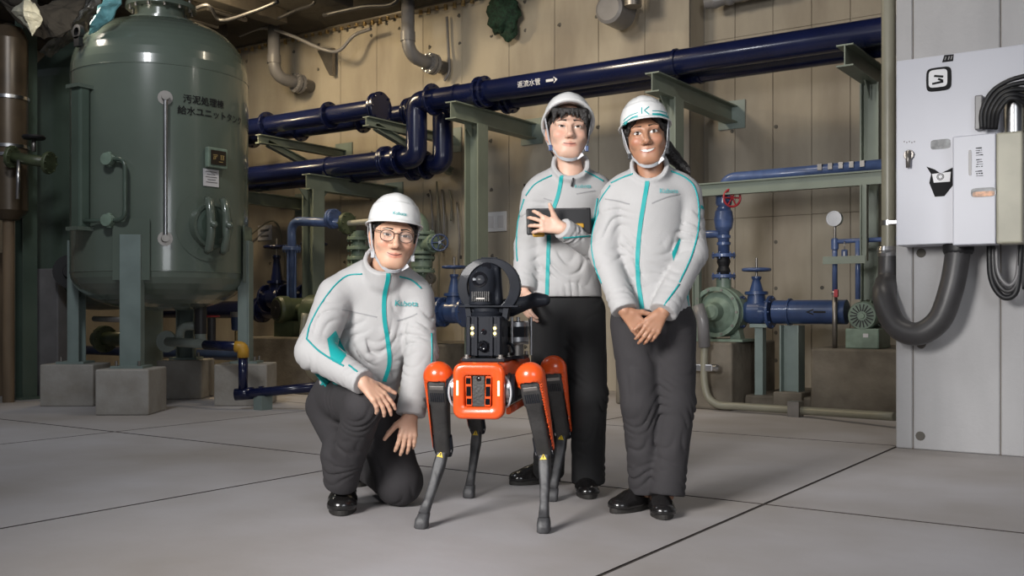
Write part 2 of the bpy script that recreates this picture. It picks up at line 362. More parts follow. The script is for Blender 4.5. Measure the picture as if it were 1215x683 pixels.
# ------------------------------------------------------------------ grey drop pipes, cables, net near the ceiling
for px, pxe, pye, lab in ((325, 350, 98, 'grey drop pipe with elbow into the wall above the tank side'), (484, 512, 74, 'grey drop pipe with elbow into the wall, nearer the S bend')):
    e = aty(pxe, pye, 9.0); x = e[0]+.0; z = e[2]; y = 8.62
    x0 = aty(px, 40, y)[0]
    t = thing('drop_pipe', lab, 'pipe', (x0, y, z))
    MB().tube(rounded([(x0, y, ZC-.002), (x0, y, z), (x0+.06, YB, z-.03)], .2, 8), .075, 18).build('pipe_bend', 'gpipe', t)
    MB().cyl((x0, y, z+.16), (x0, y, z+.26), .085, n=18).build('sleeve', 'gpipe', t)
    f = MB(); f.cyl((x0+.04, 8.93, z-.02), (x0+.045, 8.97, z-.022), .12, n=20); f.cyl((x0+.045, 8.99, z-.022), (x0+.05, 9.03, z-.025), .12, n=20); f.build('flange', 'gpipe', t)
    b = MB()
    for k in range(10):
        q = Vector((x0+.045+.098*math.cos(k*.628), 8.91, z-.02+.098*math.sin(k*.628))); b.cyl(q, q+EY*.14, .009, n=6)
    b.build('bolt', 'steel', t)
def cable(label, pts, r, m, name='cable', cat='cable'):
    o = MB().tube(spline(pts, 6), r, 6).build(name, m); return props(o, label, cat)
cable('grey cable sagging under the ceiling between the drop pipes', [aty(284, 42, 8.7), aty(312, 33, 8.6), aty(345, 42, 8.6), aty(382, 58, 8.7), aty(402, 60, 8.8), aty(420, 42, 8.9), aty(440, 34, 8.9)], .022, 'gpipe')
cable('thin dark cable looped above the tank roof', [aty(218, 18, 7.0), aty(246, 6, 7.0), aty(262, 24, 7.2), aty(300, 14, 7.2), aty(330, 2, 7.2)], .02, 'black')
cable('dark conduit slanting under the ceiling past the first drop pipe', [aty(330, 22, 8.0), aty(352, 12, 8.0), aty(372, 4, 7.9), Vector((*aty(374, 2, 7.9)[:2], ZC))], .02, 'black')
cable('dark conduit running along the ceiling near the second drop pipe', [aty(384, 18, 8.0), aty(430, 8, 8.0), aty(470, 2, 7.9), Vector((*aty(474, 0, 7.9)[:2], ZC))], .024, 'black')
cable('thin conduit hooked down beside the second drop pipe', [aty(530, 20, 9.15), aty(532, 60, 9.15), aty(533, 84, 9.12), aty(527, 96, 9.1)], .016, 'gpipe')
t = props(MB().prism([(0, 0), (.26, 0), (.26, -.34), (.21, -.34)], aty(380, 61, 9.14), EX, EZ, .05).build('wall_gusset', 'dsteel'), 'small triangular steel bracket on the wall under the sagging cable', 'bracket')
# dark ducts hanging above the tank
for i, (px, py, w, h, y, lab) in enumerate(((236, 8, 1.1, .34, 7.6, 'dark sheet metal duct hanging above the tank roof'), (300, 10, .9, .30, 8.4, 'dark sheet metal duct at the ceiling before the wall'), (400, 0, 1.3, .22, 8.9, 'flat dark duct along the ceiling between the drop pipes'))):
    p = aty(px, py, y); t = thing('ceiling_duct', lab, 'duct', p)
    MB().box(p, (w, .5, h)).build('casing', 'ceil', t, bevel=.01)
    for k in (-.45, 0, .45): MB().box(p+EX*k*w, (.04, .54, h+.04)).build('seam_flange', 'dsteel', t)
    MB().box(p+EZ*(h/2+.3), (.03, .03, .6)).build('hanger', 'dsteel', t)
def crumple(mb, c, r, sc, seed, n=14, amp=.25):
    rng = np.random.RandomState(seed); k = rng.randn(6, 3)*3.2; ph = rng.rand(6)*6; base = len(mb.v)
    mb.ball(c, r, n, sc); c = Vector(c)
    for i in range(base, len(mb.v)):
        d = (Vector(mb.v[i])-c); q = np.array(d)/r; f = 1+amp*float(np.abs(np.sin(k@q+ph)).mean()*2-1)*1.3; mb.v[i] = tuple(c+d*f)
m = MB(); crumple(m, aty(596, 18, 9.05), .19, (.95, .55, 1.0), 3, 22, .5); crumple(m, aty(603, 34, 9.08), .11, (.9, .5, 1), 4, 18, .5)
t = m.build('net_bundle', 'netgreen'); props(t, 'dark green net bundle stuffed in the wall high above the middle man', 'net')
p = aty(730, 2, 8.9); t = thing('pipe_stub', 'grey capped pipe stub high on the wall above the woman', 'pipe', p)
MB().lathe(p-EZ*.1-EY*.15, EY, [(0, .12), (.02, .15), (.3, .15)], 20).build('cap', 'gpipe', t); MB().cyl(p+EX*.22-EY*.05+EZ*.3, p+EX*.22-EY*.05-EZ*.1, .09, n=16).build('side_pipe', 'dsteel', t)
p = aty(866, -2, 9.3); t = thing('wall_fitting', 'grey fitting with short pipe high on the recessed wall', 'fitting', p)
MB().lathe(p-EX*.25, EX, [(0, .06), (.1, .075), (.2, .05), (.7, .05)], 12).build('body', 'gpipe', t); MB().ball(p, .07, 10).build('knob', 'gpipe', t)

# ------------------------------------------------------------------ the big tank
TX, TY, TR = -7.67, 5.65, .75
def onring(cx, cy, r, a, z): return Vector((cx+r*math.cos(a), cy+r*math.sin(a), z))
tk = thing('water_tank', 'big green vertical water tank on legs with black lettering and a round manhole', 'tank', (TX, TY, 0))
def dome(n, z0, hh, r, sgn): return [(z0+sgn*hh*math.sin(math.pi/2*k/n), r*math.cos(math.pi/2*k/n)) for k in range(n+1)]
prof = [(1.16, TR), (2.86, TR)]
MB().lathe((TX, TY, 0), EZ, prof, 64, caps=False).build('shell', 'tank', tk)
MB().lathe((TX, TY, 0), EZ, [(2.86, TR)]+[(2.86+.50*math.sin(a)**.9, .27+(TR-.27)*math.cos(a)) for a in [math.pi/2*k/12 for k in range(1, 13)]]+[(3.40, .24)], 64, caps=False).build('roof_cone', 'tank', tk)
MB().lathe((TX, TY, 0), -EZ, [(-1.16, TR)]+[(-1.16+.33*math.sin(a), TR*math.cos(a)**.85) for a in [math.pi/2*k/10 for k in range(1, 11)]], 64, caps=False).build('bottom_dish', 'tank', tk)
m = MB(); m.lathe((TX, TY, 3.36), EZ, [(0, .3), (.03, .3), (.03, .2), (.14, .2), (.14, .3), (.18, .3), (.18, .1)], 32); m.build('neck_flange', 'tank', tk)
m = MB()
for k in range(12): q = onring(TX, TY, .26, k*.5236, 3.48); m.cyl(q, q+EZ*.1, .014, n=6)
m.build('bolt', 'dsteel', tk)
m = MB(); 
for z in (1.16, 2.86): m.lathe((TX, TY, z-.006), EZ, [(0, TR), (.003, TR+.004), (.009, TR+.004), (.012, TR)], 64, caps=False)
m.build('weld_seam', 'tank', tk)
def surf_a(px, cx=TX, cy=TY, r=TR):                      # angle on the tank where the sight line of a pixel column meets it
    dr = Vector(((px-CX)/FOC*CT-ST, (px-CX)/FOC*ST+CT)); dr.normalize(); c = Vector((cx, cy)); b = dr.dot(c); q = b*b-c.dot(c)+r*r
    h = dr*(b-math.sqrt(max(q, 0))); e = h-c; return math.atan2(e.y, e.x), h.length
def on_tank(px, py, off=0):
    a, L = surf_a(px); dd = L*math.cos(math.atan((px-CX)/FOC)); return onring(TX, TY, TR+off, a, CH-(py-HY)/FOC*dd), a
LA = [math.radians(x) for x in (-54, 36, 126, 216)]
for a in LA:
    p = onring(TX, TY, TR+.035, a, 0); R = Matrix.Rotation(a, 3, 'Z')
    L = MB(); L.box(p+Vector((0, 0, .91)), (.02, .17, 1.08), a)
    for s in (-1, 1): L.box(p+R@Vector((-.045, s*.078, .91)), (.09, .014, 1.08), a)
    lg = L.build('leg', 'leg', tk, bevel=.003, seg=1); MB().box(p+Vector((-.03*math.cos(a), -.03*math.sin(a), .375)), (.24, .26, .02), a).build('foot_plate', 'leg', lg)
    b = MB(); 
    for s in (-1, 1): q = p+R@Vector((.06, s*.09, .38)); b.cyl(q, q+EZ*.045, .012, n=6)
    b.build('anchor_bolt', 'dsteel', lg)
    if a > -1 and a < 1: MB().box(p+R@Vector((-.022, .0, 1.33)), (.012, .30, .5), a).build('pad', 'tank', lg)
    bl = MB().box(onring(TX, TY, TR+.0, a, .1825), (.46, .42, .365), a).build('plinth', 'plinth', None, bevel=.012)
    k = LA.index(a); props(bl, ['pale concrete plinth under the front leg of the big green tank', 'pale concrete plinth under the tank leg behind the blue floor pipe', 'concrete plinth under the rear leg of the big green tank', 'concrete plinth under the hidden side leg of the big green tank'][k], 'plinth')
# long vertical highlight pipe on the shell
p0, a = on_tank(196, 116, .05); p1, _ = on_tank(196, 283, .05)
MB().cyl(p0, p1, .017, n=10).build('level_tube', 'steel', tk)
for p in (p0, p1):
    q = Vector((math.cos(a), math.sin(a), 0)); m = MB(); m.lathe(p-q*.06, q, [(0, .06), (.015, .06), (.015, .03), (.08, .03), (.08, .02)], 14); m.build('tube_fitting', 'dsteel', tk)
p0, a = on_tank(133, 190, .04); p1, _ = on_tank(133, 262, .04); q = Vector((math.cos(a), math.sin(a), 0)); s = q.cross(EZ)*-1
MB().tube(rounded([p0, p0+s*.16+q*.03, p1+s*.16+q*.03, p1, p1-s*.24], .09, 6), .018, 10).build('sample_pipe', 'tank2', tk)
for p in (p0, p1): m = MB(); m.lathe(p-q*.05, q, [(0, .03), (.04, .03), (.04, .05), (.1, .05), (.1, .02)], 12); m.cyl(p-EZ*.06, p+EZ*.06, .022, n=8); m.build('sample_valve', 'pump', tk)
# level gauge column at the left of the shell
p0, a = on_tank(103, 105, .06); p1, _ = on_tank(103, 272, .06)
m = MB(); m.box((p0+p1)/2, (.1, .13, (p0-p1).length), a); m.build('gauge_column', 'tank2', tk, bevel=.02)
for p in (p0, p1): MB().box(p, (.16, .16, .03), a).build('gauge_bracket', 'tank', tk)
# manhole with its two clamp bars
pc, a = on_tank(249, 268, 0); q = Vector((math.cos(a), math.sin(a), 0)); s = -q.cross(EZ)
m = MB(); R1 = .30
def shellpt(u, v, off): return onring(TX, TY, TR+off, a+u/TR, pc.z+v)
rg = [[shellpt(r*math.cos(k*math.pi/24), r*math.sin(k*math.pi/24), o) for k in range(48)] for r, o in ((R1, .001), (R1, .008), (R1*.62, .008))]
m.ring(rg, True, False, False); m.build('reinforcing_pad', 'tank', tk)
pm = pc+q*.0; m = MB(); m.lathe(pm-q*.05, q, [(0, .19), (.11, .19), (.11, .165), (.10, .165)], 36); m.build('manhole_ring', 'tank', tk)
cv = MB().lathe(pm-q*.02, q, [(.0, .16), (.07, .16), (.085, .12), (.09, .001)], 36).build('manhole_cover', 'tank2', tk)
for k in (-.075, .075):
    b = MB(); c = pm+q*.075+s*k
    b.tube([c-EZ*.225-q*.01, c-EZ*.2+q*.03, c-EZ*.08+q*.055, c+EZ*.08+q*.055, c+EZ*.2+q*.03, c+EZ*.225-q*.01], [.026, .036, .036, .036, .036, .026], 10); b = b.build('clamp_bar', 'tank', tk)
    MB().lathe(c+q*.08, q, [(0, .03), (.03, .028), (.05, .012)], 10).build('clamp_nut', 'tank', b)
# plates and lettering
pc, a = on_tank(254, 188, .03); MB().box(pc, (.05, .2, .17), a).build('plate_frame', 'pump', tk, bevel=.01)
pn = onring(TX, TY, TR+.06, a, pc.z); MB().box(pn, (.008, .15, .12), a).build('nameplate', 'signdark', tk)
q = Vector((math.cos(a), math.sin(a), 0)); s = -q.cross(EZ); gm = MB()
for x, z, w, hh in ((-.035, .02, .045, .006), (-.035, .008, .036, .006), (-.035, -.002, .008, .028), (-.05, -.01, .008, .02), (.035, .02, .04, .006), (.022, .002, .007, .036), (.048, .002, .007, .036), (.035, .004, .03, .005), (.035, -.012, .034, .006), (.02, -.034, .04, .006)): gm.box(pn+q*.0055+s*x+EZ*z, (.002, w, hh), a)
gm.build('plate_print', 'gold', tk)['kind'] = 'stuff'
pc, a = on_tank(250, 211, .004); q = Vector((math.cos(a), math.sin(a), 0)); s = -q.cross(EZ); MB().box(pc, (.006, .15, .145), a).build('notice', 'paper', tk)
m = MB(); 
for k in range(5): m.box(pc+q*.0045+EZ*(.05-k*.022)+s*random.uniform(-.01, .01), (.001, .11-.03*(k % 2), .006), a)
m.build('notice_print', 'gpipe', tk)
def on_shell(px, py):
    p, a = on_tank(px, py); return lambda x, y: onring(TX, TY, TR+.006, a+x/TR, p.z+y)
lettering('tank_lettering', '汚泥処理棟', .076, on_shell(243, 121), 'ink', tk, 0, .0011)
lettering('tank_lettering', '給水ユニットタンク', .076, on_shell(256, 137), 'ink', tk, 0, .0011)

# ------------------------------------------------------------------ second tank, vessel and column on the left
T2X, T2Y, T2R = -9.53, 6.3, .78
t2 = thing('water_tank', 'dark green tank half hidden behind the big lettered tank', 'tank', (T2X, T2Y, 0))
MB().lathe((T2X, T2Y, 0), EZ, [(1.1, T2R), (3.12, T2R), (3.2, T2R*.96), (3.42, T2R*.72), (3.7, T2R*.3), (3.8, .1)], 56, caps=False).build('shell', 'tank2', t2)
MB().lathe((T2X, T2Y, 0), -EZ, [(-1.1, T2R)]+[(-1.1+.26*math.sin(x), T2R*math.cos(x)) for x in [math.pi/2*k/8 for k in range(1, 9)]], 56, caps=False).build('bottom_dish', 'tank2', t2)
for k, a in enumerate((-1.25, -.05, 1.9)):
    p = onring(T2X, T2Y, T2R-.02, a, .62); MB().box(p, (.16, .3, 1.24), a).build('leg', 'leg' if k else 'gpipe', t2, bevel=.01)
p = at(84, 322, 9.6); m = MB(); d = Vector((.75, -.65, 0)).normalized(); m.lathe(p-d*.1, d, [(0, .1), (.08, .1), (.08, .16), (.12, .16), (.12, .07), (.16, .06)], 20); m.build('drain_flange', 'black', t2)
vs = thing('pressure_vessel', 'narrow bronze coloured vessel at the edge left of the tanks', 'vessel', at(12, 470, 9.2))
c = at(10, 150, 9.2); b = at(10, 250, 9.2)
MB().lathe((c.x, c.y, b.z), EZ, [(-.10, .02), (-.08, .09), (0, .165), (1.55, .165), (1.66, .12), (1.7, .03)], 28).build('shell', 'bronze', vs)
m = MB()
for z in (.48, .56, 1.0): m.lathe((c.x, c.y, b.z+z), EZ, [(0, .165), (0, .178), (.03, .178), (.03, .165)], 28, caps=False)
m.build('band', 'steel', vs); MB().cyl((c.x, c.y, 0), (c.x, c.y, b.z-.05), .05, n=12).build('pedestal', 'wood', vs)
cl = thing('steel_column', 'dark green steel column between the narrow vessel and the tanks', 'column', at(31, 468, 9.6))
m = MB(); p = at(31, 468, 9.6); hbeam(m, (p.x, p.y, 0.01), (p.x, p.y, ZC), .14, .14, .012, up=EX); m.build('shaft', 'tank2', cl); MB().box((p.x, p.y, .01), (.3, .3, .02)).build('base_plate', 'tank2', cl)
vl = thing('gate_valve', 'dark green valve on a short pipe beside the narrow vessel', 'valve', at(40, 190, 9.0))
p0 = at(14, 186, 8.95); p1 = at(58, 193, 8.9); MB().tube([p0, p1], .05, 12).build('body', 'dgreen', vl); MB().tube([at(40, 180, 8.9), at(40, 165, 8.9)], .02, 8).build('stem', 'dsteel', vl)
flange(vl, p0, (p1-p0).normalized(), .1, .03, 'dgreen'); flange(vl, p1, (p1-p0).normalized(), .1, .03, 'dgreen'); MB().tube([at(22, 190, 8.9), at(21, 236, 8.9)], .018, 8).build('drip_tube', 'steel', vl)
MB().lathe(at(40, 165, 8.9), EZ, [(0, .09), (.015, .1), (.03, .09)], 16).build('handwheel', 'black', vl)
# timber boards standing at the far left, low
for k, (px, w, ph, lab) in enumerate(((2, .28, 300, 'brown timber board leaning farthest to the side behind the vessel'), (52, .16, 402, 'low brown timber board under the dark tank'), (66, .12, 418, 'shortest brown timber board under the dark tank'))):
    p = at(px, 468, 9.9); z = CH-(ph-HY)/FOC*9.9; props(MB().box((p.x, p.y, z/2), (w, .06, z), .2).build('timber_board', 'wood', None, bevel=.006), lab, 'board')
# plastic sheet, hung sheets, and a pale one imitating the tank roof highlight
m = MB(); rng = random.Random(4)
def sheet(name, label, pix, d, m_, cat, th=.012, bulge=.12):
    P = [at(x, y, d+random.uniform(-bulge, bulge)) for x, y in pix]; c = sum(P, Vector())/len(P)+cw(0, -bulge, 0)-cw(0, 0, 0)
    mb = MB(); n = len(P); off = cw(0, th, 0)
    mb.add(P+[c]+[p+off for p in P]+[c+off], [(i, (i+1) % n, n) for i in range(n)]+[(n+1+(i+1) % n, n+1+i, 2*n+1) for i in range(n)]+[(i, n+1+i, n+1+(i+1) % n, (i+1) % n) for i in range(n)])
    o = mb.build(name, m_); w = o.modifiers.new('s', 'SUBSURF'); w.subdivision_type = 'SIMPLE'; w.levels = w.render_levels = 3
    tx = bpy.data.textures.new(name, 'CLOUDS'); tx.noise_scale = .16; dm = o.modifiers.new('d', 'DISPLACE'); dm.texture = tx; dm.strength = .12; dm.texture_coords = 'GLOBAL'
    return props(o, label, cat)
sheet('plastic_sheet', 'teal and white plastic sheet hanging over the tank shoulder', [(112, 22), (128, -6), (143, -8), (143, 4), (128, 24), (104, 42)], 8.3, 'tealfilm', 'sheet')
sheet('hung_sheet', 'pale sheet added for the bright highlight on the dark tank roof', [(46, 62), (80, 44), (98, 18), (112, -8), (118, 2), (104, 36), (90, 46), (60, 66)], 9.55, 'foil', 'wrap')  # highlight on the dark tank's roof, made as a pale sheet
sheet('insulation_panel', 'tan insulation panel hung crosswise under the ceiling at the far side', [(20, 14), (32, -6), (52, 24), (38, 42)], 8.6, 'cream', 'panel')
sheet('hung_sheet', 'dark foil wrap drooping over the narrow vessel', [(-8, -8), (28, -8), (60, 30), (90, -8), (104, -8), (84, 34), (52, 46), (20, 28)], 8.9, 'ceil', 'wrap')
t = thing('hoist_hook', 'small black lifting lug on the shoulder of the big tank', 'hook', at(93, 40, 8.4)); p = at(93, 38, 8.4)
MB().lathe(p-EY*.02, EY, [(0, .035), (0, .06), (.04, .06), (.04, .035)], 16, caps=False).build('eye_ring', 'black', t); MB().box(p-EZ*.08, (.07, .04, .08)).build('lug', 'black', t)
# ------------------------------------------------------------------ pumps and pipework on the right
def block(label, x0, x1, y0, y1, z, m='oldplinth', cat='plinth'):
    return props(MB().lo(x0, x1, y0, y1, 0, z).build('pump_plinth', m, None, bevel=.02), label, cat)
block('dark concrete plinth under the pump beside the woman', -4.35, -3.25, 7.95, 8.98, .568)
block('dark concrete plinth under the motor beside the pale wall corner', -2.64, -1.6, 8.1, 9.3, .53)
def handwheel(parent, c, axis, r, m, spokes=5, name='handwheel'):
    a, b, d = basis(axis); c = Vector(c); w = MB()
    w.tube([c+(a*math.cos(2*math.pi*k/24)+b*math.sin(2*math.pi*k/24))*r for k in range(25)], r*.13, 8, False)
    for k in range(spokes): w.cyl(c, c+(a*math.cos(2*math.pi*k/spokes)+b*math.sin(2*math.pi*k/spokes))*r, r*.09, n=6)
    w.lathe(c-d*r*.15, d, [(0, r*.2), (r*.3, r*.2)], 10); return w.build(name, m, parent)
def gatevalve(name, label, c, r, h, m, wm, axis=EX, wr=None):     # valve on a pipe with rising stem above
    t = thing(name, label, 'valve', c); c = Vector(c); ax = Vector(axis)
    b = MB(); b.lathe(c-ax*r*1.5, ax, [(0, r), (r*.4, r), (r*.9, r*1.25), (r*2.1, r*1.25), (r*2.6, r), (r*3, r)], 20); b.build('body', m, t)
    b = MB(); b.lathe(c, EZ, [(r*.6, r*1.0), (r*1.7, r*.85), (r*1.75, r*1.15), (r*2.05, r*1.15), (r*2.1, r*.7), (h*.75, r*.38), (h*.8, r*.5), (h*.84, r*.5)], 16); b.build('bonnet', m, t)
    MB().cyl(c+EZ*h*.8, c+EZ*(h+.1), r*.13, n=8).build('stem', 'dsteel', t)
    for s in (-1, 1): flange(t, c+ax*s*r*1.5, ax, r*1.65, r*.3, m)
    handwheel(t, c+EZ*h, EZ, wr or r*1.3, wm); return t
# left pump of that bay
PX, PY = -3.456, 8.27
pu = thing('water_pump', 'green pump with a round volute on the dark plinth beside the woman', 'pump', (PX, PY, .568))
zc = .82
MB().lathe((PX, PY-.16, zc), EY, [(0, .10), (.0, .13), (.04, .19), (.07, .215), (.22, .215), (.26, .17), (.3, .1)], 32).build('volute', 'pump', pu)
MB().lathe((PX, PY-.19, zc), EY, [(0, .18), (.0, .215), (.035, .215), (.035, .18)], 32, caps=False).build('casing_flange', 'pump', pu)
m = MB(); 
for k in range(10): q = Vector((PX+.195*math.cos(k*.628), PY-.2, zc+.195*math.sin(k*.628))); m.cyl(q, q+EY*.03, .012, n=6)
m.build('bolt', 'dsteel', pu)
MB().lathe((PX, PY-.3, zc), EY, [(0, .05), (.02, .07), (.1, .085), (.14, .13)], 20).build('bearing_housing', 'pump', pu)
MB().cyl((PX, PY, zc+.19), (PX, PY, zc+.3), .065, n=16).build('discharge_neck', 'pump', pu)
for s in (-1, 1): MB().prism([(0, 0), (.1, 0), (.04, .25), (0, .25)], (PX+s*.13-.05, PY+.05, .57), EX, EZ, .1).build('foot', 'pump', pu)
MB().lo(PX-.3, PX+.25, PY-.2, PY+.25, .569, .59).build('base_frame', 'pump', pu)
ri = thing('discharge_riser', 'blue riser pipe with red valve standing on the pump beside the woman', 'pipe', (PX, PY, 1.12))
MB().tube(rounded([(PX, PY, 1.32), (PX, PY, 1.975), (-1.7, PY, 1.985)], .12, 8), .05, 16).build('riser_pipe', 'blue', ri)
for z in (1.13, 1.31): flange(ri, (PX, PY, z), EZ, .105, .03, 'blue', 6)
MB().lathe((PX, PY, 1.145), EZ, [(0, .05), (.03, .06), (.07, .045), (.11, .06), (.15, .05)], 16).build('rubber_joint', 'black', ri)
MB().lathe((PX, PY, 1.52), EZ, [(0, .055), (.03, .075), (.1, .085), (.17, .075), (.2, .055)], 18).build('check_valve', 'blue', ri)
MB().lathe((PX, PY, 1.74), EZ, [(0, .06), (.02, .07), (.12, .07), (.14, .06)], 16).build('valve_body', 'blue', ri)
MB().cyl((PX, PY, 1.79), (PX+.1, PY-.1, 1.79), .03, n=10).build('valve_neck', 'blue', ri); handwheel(ri, (PX+.13, PY-.13, 1.79), (1, -1, 0), .075, 'red', 6)
MB().cyl((PX, PY, 1.50), (PX-.75, PY, 1.50), .034, n=12).build('branch_pipe', 'blue', ri)
m = MB()
for z in (1.40, 1.46, 1.70): m.cyl((PX, PY, z), (PX, PY, z+.025), .06, n=16)
m.build('joint_ring', 'blue', ri)
for k in range(5): MB().box((-3.0+k*.085+.4, PY-.01, 2.0), (.035, .12, .05)).build('pipe_clip', 'dsteel', ri)
# frame under that pipe
fr = thing('pipe_rack', 'long green channel frame carrying the thin blue pipe', 'rack', (-3.62, 8.12, 0))
m = MB(); hbeam(m, (-3.66, 8.12, 1.87), (-1.72, 8.12, 1.87), .07, .11); m.build('channel', 'stand', fr)
m = MB(); hbeam(m, (-3.62, 8.08, .57), (-3.62, 8.08, 1.815), .06, .06, .008, EX); m.build('post', 'stand', fr)
m = MB(); hbeam(m, (-2.21, 8.08, 1.22), (-2.21, 8.08, 1.815), .06, .05, .008, EX); m.build('post', 'stand', fr)
MB().lo(-2.52, -2.19, 8.035, 8.05, 1.20, 1.26).build('bracket_plate', 'stand', fr)
# suction line
su = thing('suction_pipe', 'thick blue pipe with black arrow between the two pumps', 'pipe', (-2.8, PY, zc))
MB().cyl((-3.0, PY, zc), (-2.40, PY, zc), .1, n=24).build('pipe_run', 'dblue', su)
m = MB(); m.cyl((-2.875, PY, zc), (-2.86, PY, zc), .115, n=24); m.build('joint_ring', 'dblue', su)
fa = lambda x, y: Vector((-2.62+x, PY-.1015*math.cos(y/.1), zc+.1*math.sin(y/.1)))
m = MB(); m.add([fa(-.02, -.008), fa(.08, -.008), fa(.08, .008), fa(-.02, .008)], [(0, 1, 2, 3)]); m.add([fa(-.02, -.026), fa(-.02, .026), fa(-.085, 0)], [(0, 1, 2)]); m.build('flow_arrow', 'ink', su)
gatevalve('gate_valve', 'blue gate valve with small handwheel on the thick pipe by the pump', (-3.16, PY, zc), .085, .36, 'dblue', 'blue')
t = thing('pipe_support', 'green steel support under the thick blue pipe', 'support', (-2.85, PY, 0))
m = MB(); hbeam(m, (-2.85, PY, .16), (-2.85, PY, .71), .16, .16, .012, EX); m.build('post', 'leg', t); MB().lo(-2.97, -2.73, PY-.12, PY+.12, 0, .16).build('footing', 'oldplinth', t, bevel=.01)
t = thing('pipe_support', 'thin green support under the gate valve by the pump', 'support', (-3.12, PY, .0)); m = MB(); m.lo(-3.16, -3.09, PY-.04, PY+.04, .0, .69); m.build('post', 'leg', t); MB().lo(-3.19, -3.04, PY-.08, PY+.08, .69, .72).build('saddle', 'leg', t)
# motor on the right plinth
MX = -2.245; mo = thing('electric_motor', 'small green motor with slotted fan cover on the right hand plinth', 'motor', (MX, 8.2, .53))
MB().lathe((MX, 8.14, zc-.03), EY, [(0, .095), (.0, .105), (.02, .115), (.09, .115), (.09, .105), (.36, .105), (.38, .08)], 28).build('housing', 'pump', mo)
m = MB()
for k in range(18):
    a = k*2*math.pi/18; R = Matrix.Rotation(a, 3, 'Y'); m.box(Vector((MX, 8.138, zc-.03))+R@Vector((.065, 0, 0)), (.055, .006, .009), mx=R)
m.build('grille', 'black', mo); MB().lathe((MX, 8.134, zc-.03), EY, [(0, .02), (.012, .025)], 12).build('hub_cap', 'pump', mo)
m = MB()
for k in range(20):
    a = k*2*math.pi/20; R = Matrix.Rotation(a, 3, 'Y'); m.box(Vector((MX, 8.37, zc-.03))+R@Vector((.115, 0, 0)), (.03, .24, .006), mx=R)
m.build('fin', 'pump', mo); MB().lo(MX-.13, MX+.13, 8.14, 8.5, .53, .69).build('pedestal', 'pump', mo, bevel=.01); MB().lo(MX+.03-.02, MX+.05, 8.136, 8.14, .62, .65).build('data_plate', 'paper', mo)
# gauge tree
gt = thing('gauge_tree', 'thin blue pipes with a white round pressure gauge on top', 'gauge', (-2.46, 8.15, .53))
GXX = -2.46
def zz(py, d=8.15): return CH-(py-HY)/FOC*d
MB().tube([(GXX, 8.15, zz(345)), (GXX, 8.15, zz(283))], .021, 10).build('riser', 'blue', gt); MB().tube([(GXX, 8.15, .531), (GXX, 8.15, zz(345))], .02, 10).build('lower_tube', 'dsteel', gt)
MB().tube([(GXX, 8.15, zz(287)), (-1.75, 8.15, zz(286))], .019, 10).build('cross_pipe', 'blue', gt); MB().tube([(-2.27, 8.12, zz(287)), (-2.27, 8.12, .92)], .021, 10).build('drop_pipe', 'blue', gt)
m = MB(); m.cyl((GXX, 8.15, zz(296)), (GXX, 8.15, zz(284)), .03, n=12); m.build('tee', 'blue', gt); MB().cyl((GXX, 8.15, zz(284)), (GXX, 8.15, zz(268)), .012, n=8).build('gauge_stem', 'dsteel', gt)
gz = zz(260); g = MB().lathe((GXX, 8.17, gz), -EY, [(0, .058), (.0, .062), (.05, .062), (.05, .054), (.044, .054)], 28).build('gauge_case', 'steel', gt)
MB().lathe((GXX, 8.15, gz), -EY, [(0, .054), (.02, .054)], 28).build('dial', 'glass', gt); m = MB()
for k in range(9): a = math.radians(-30+k*30); m.box((GXX+.042*math.cos(a), 8.1285, gz+.042*math.sin(a)), (.012, .001, .004), mx=Matrix.Rotation(-a, 3, 'Y'))
m.box((GXX+.008, 8.128, gz+.014), (.006, .002, .05), mx=Matrix.Rotation(.5, 3, 'Y')); m.build('dial_marks', 'ink', gt)['kind'] = 'stuff'
MB().box((GXX+.02, 8.12, zz(348)), (.03, .03, .06)).build('cock_handle', 'red', gt); MB().ball((GXX, 8.15, zz(348)), .028, 10).build('cock_body', 'steel', gt)
tg = thing('hanging_tag', 'small blue tag hanging under the thin cross pipe', 'tag', (GXX+.085, 8.12, zz(302))); MB().box((GXX+.085, 8.12, zz(302)), (.05, .02, .07)).build('plate', 'dblue', tg, bevel=.008)
MB().tube([(GXX+.085, 8.12, zz(298)), (GXX+.085, 8.12, zz(287))], .004, 6).build('wire', 'steel', tg); lettering('mark', 'i', .05, flat((GXX+.085, 8.109, zz(302)), EX, EZ), 'white', tg, .002)
# floor conduit with lever valve beside the woman
cn = thing('floor_conduit', 'olive conduit bending from the pump plinth down along the floor', 'conduit', aty(838, 470, 7.88))
P = [aty(829, 362, 7.86), aty(836, 392, 7.86), aty(836, 455, 7.86), aty(848, 478, 7.86), aty(880, 484, 7.86), aty(950, 488, 7.8), aty(1062, 494, 7.4)]
P = [Vector((p.x, p.y, max(p.z, .05))) for p in P]; MB().tube(spline(P, 6), .032, 10).build('conduit_tube', 'olive', cn)
MB().tube([aty(828, 362, 7.85), aty(834, 380, 7.85), aty(836, 412, 7.85)], .05, 12).build('flexible_sleeve', 'gpipe', cn)
q = aty(836, 436, 7.86); MB().box(q, (.16, .05, .06)).build('coupling', 'steel', cn, bevel=.01)
for s in (-1, 1): MB().lathe(q+EX*s*.08, EX*s, [(0, .03), (.03, .035), (.05, .02)], 10).build('coupling_knob', 'steel', cn)
q = aty(944, 488, 7.8); MB().box((q.x, q.y, .06), (.09, .12, .12)).build('pipe_saddle', 'dsteel', cn)
block('low dark concrete kerb between the two pump plinths', -3.24, -2.66, 8.2, 9.3, .12)
t = MB().tube([(-3.1, 8.05, .03), (-1.6, 7.95, .03)], .03, 8).build('floor_pipe', 'olive'); props(t, 'thin olive pipe lying on the floor before the motor plinth', 'pipe')
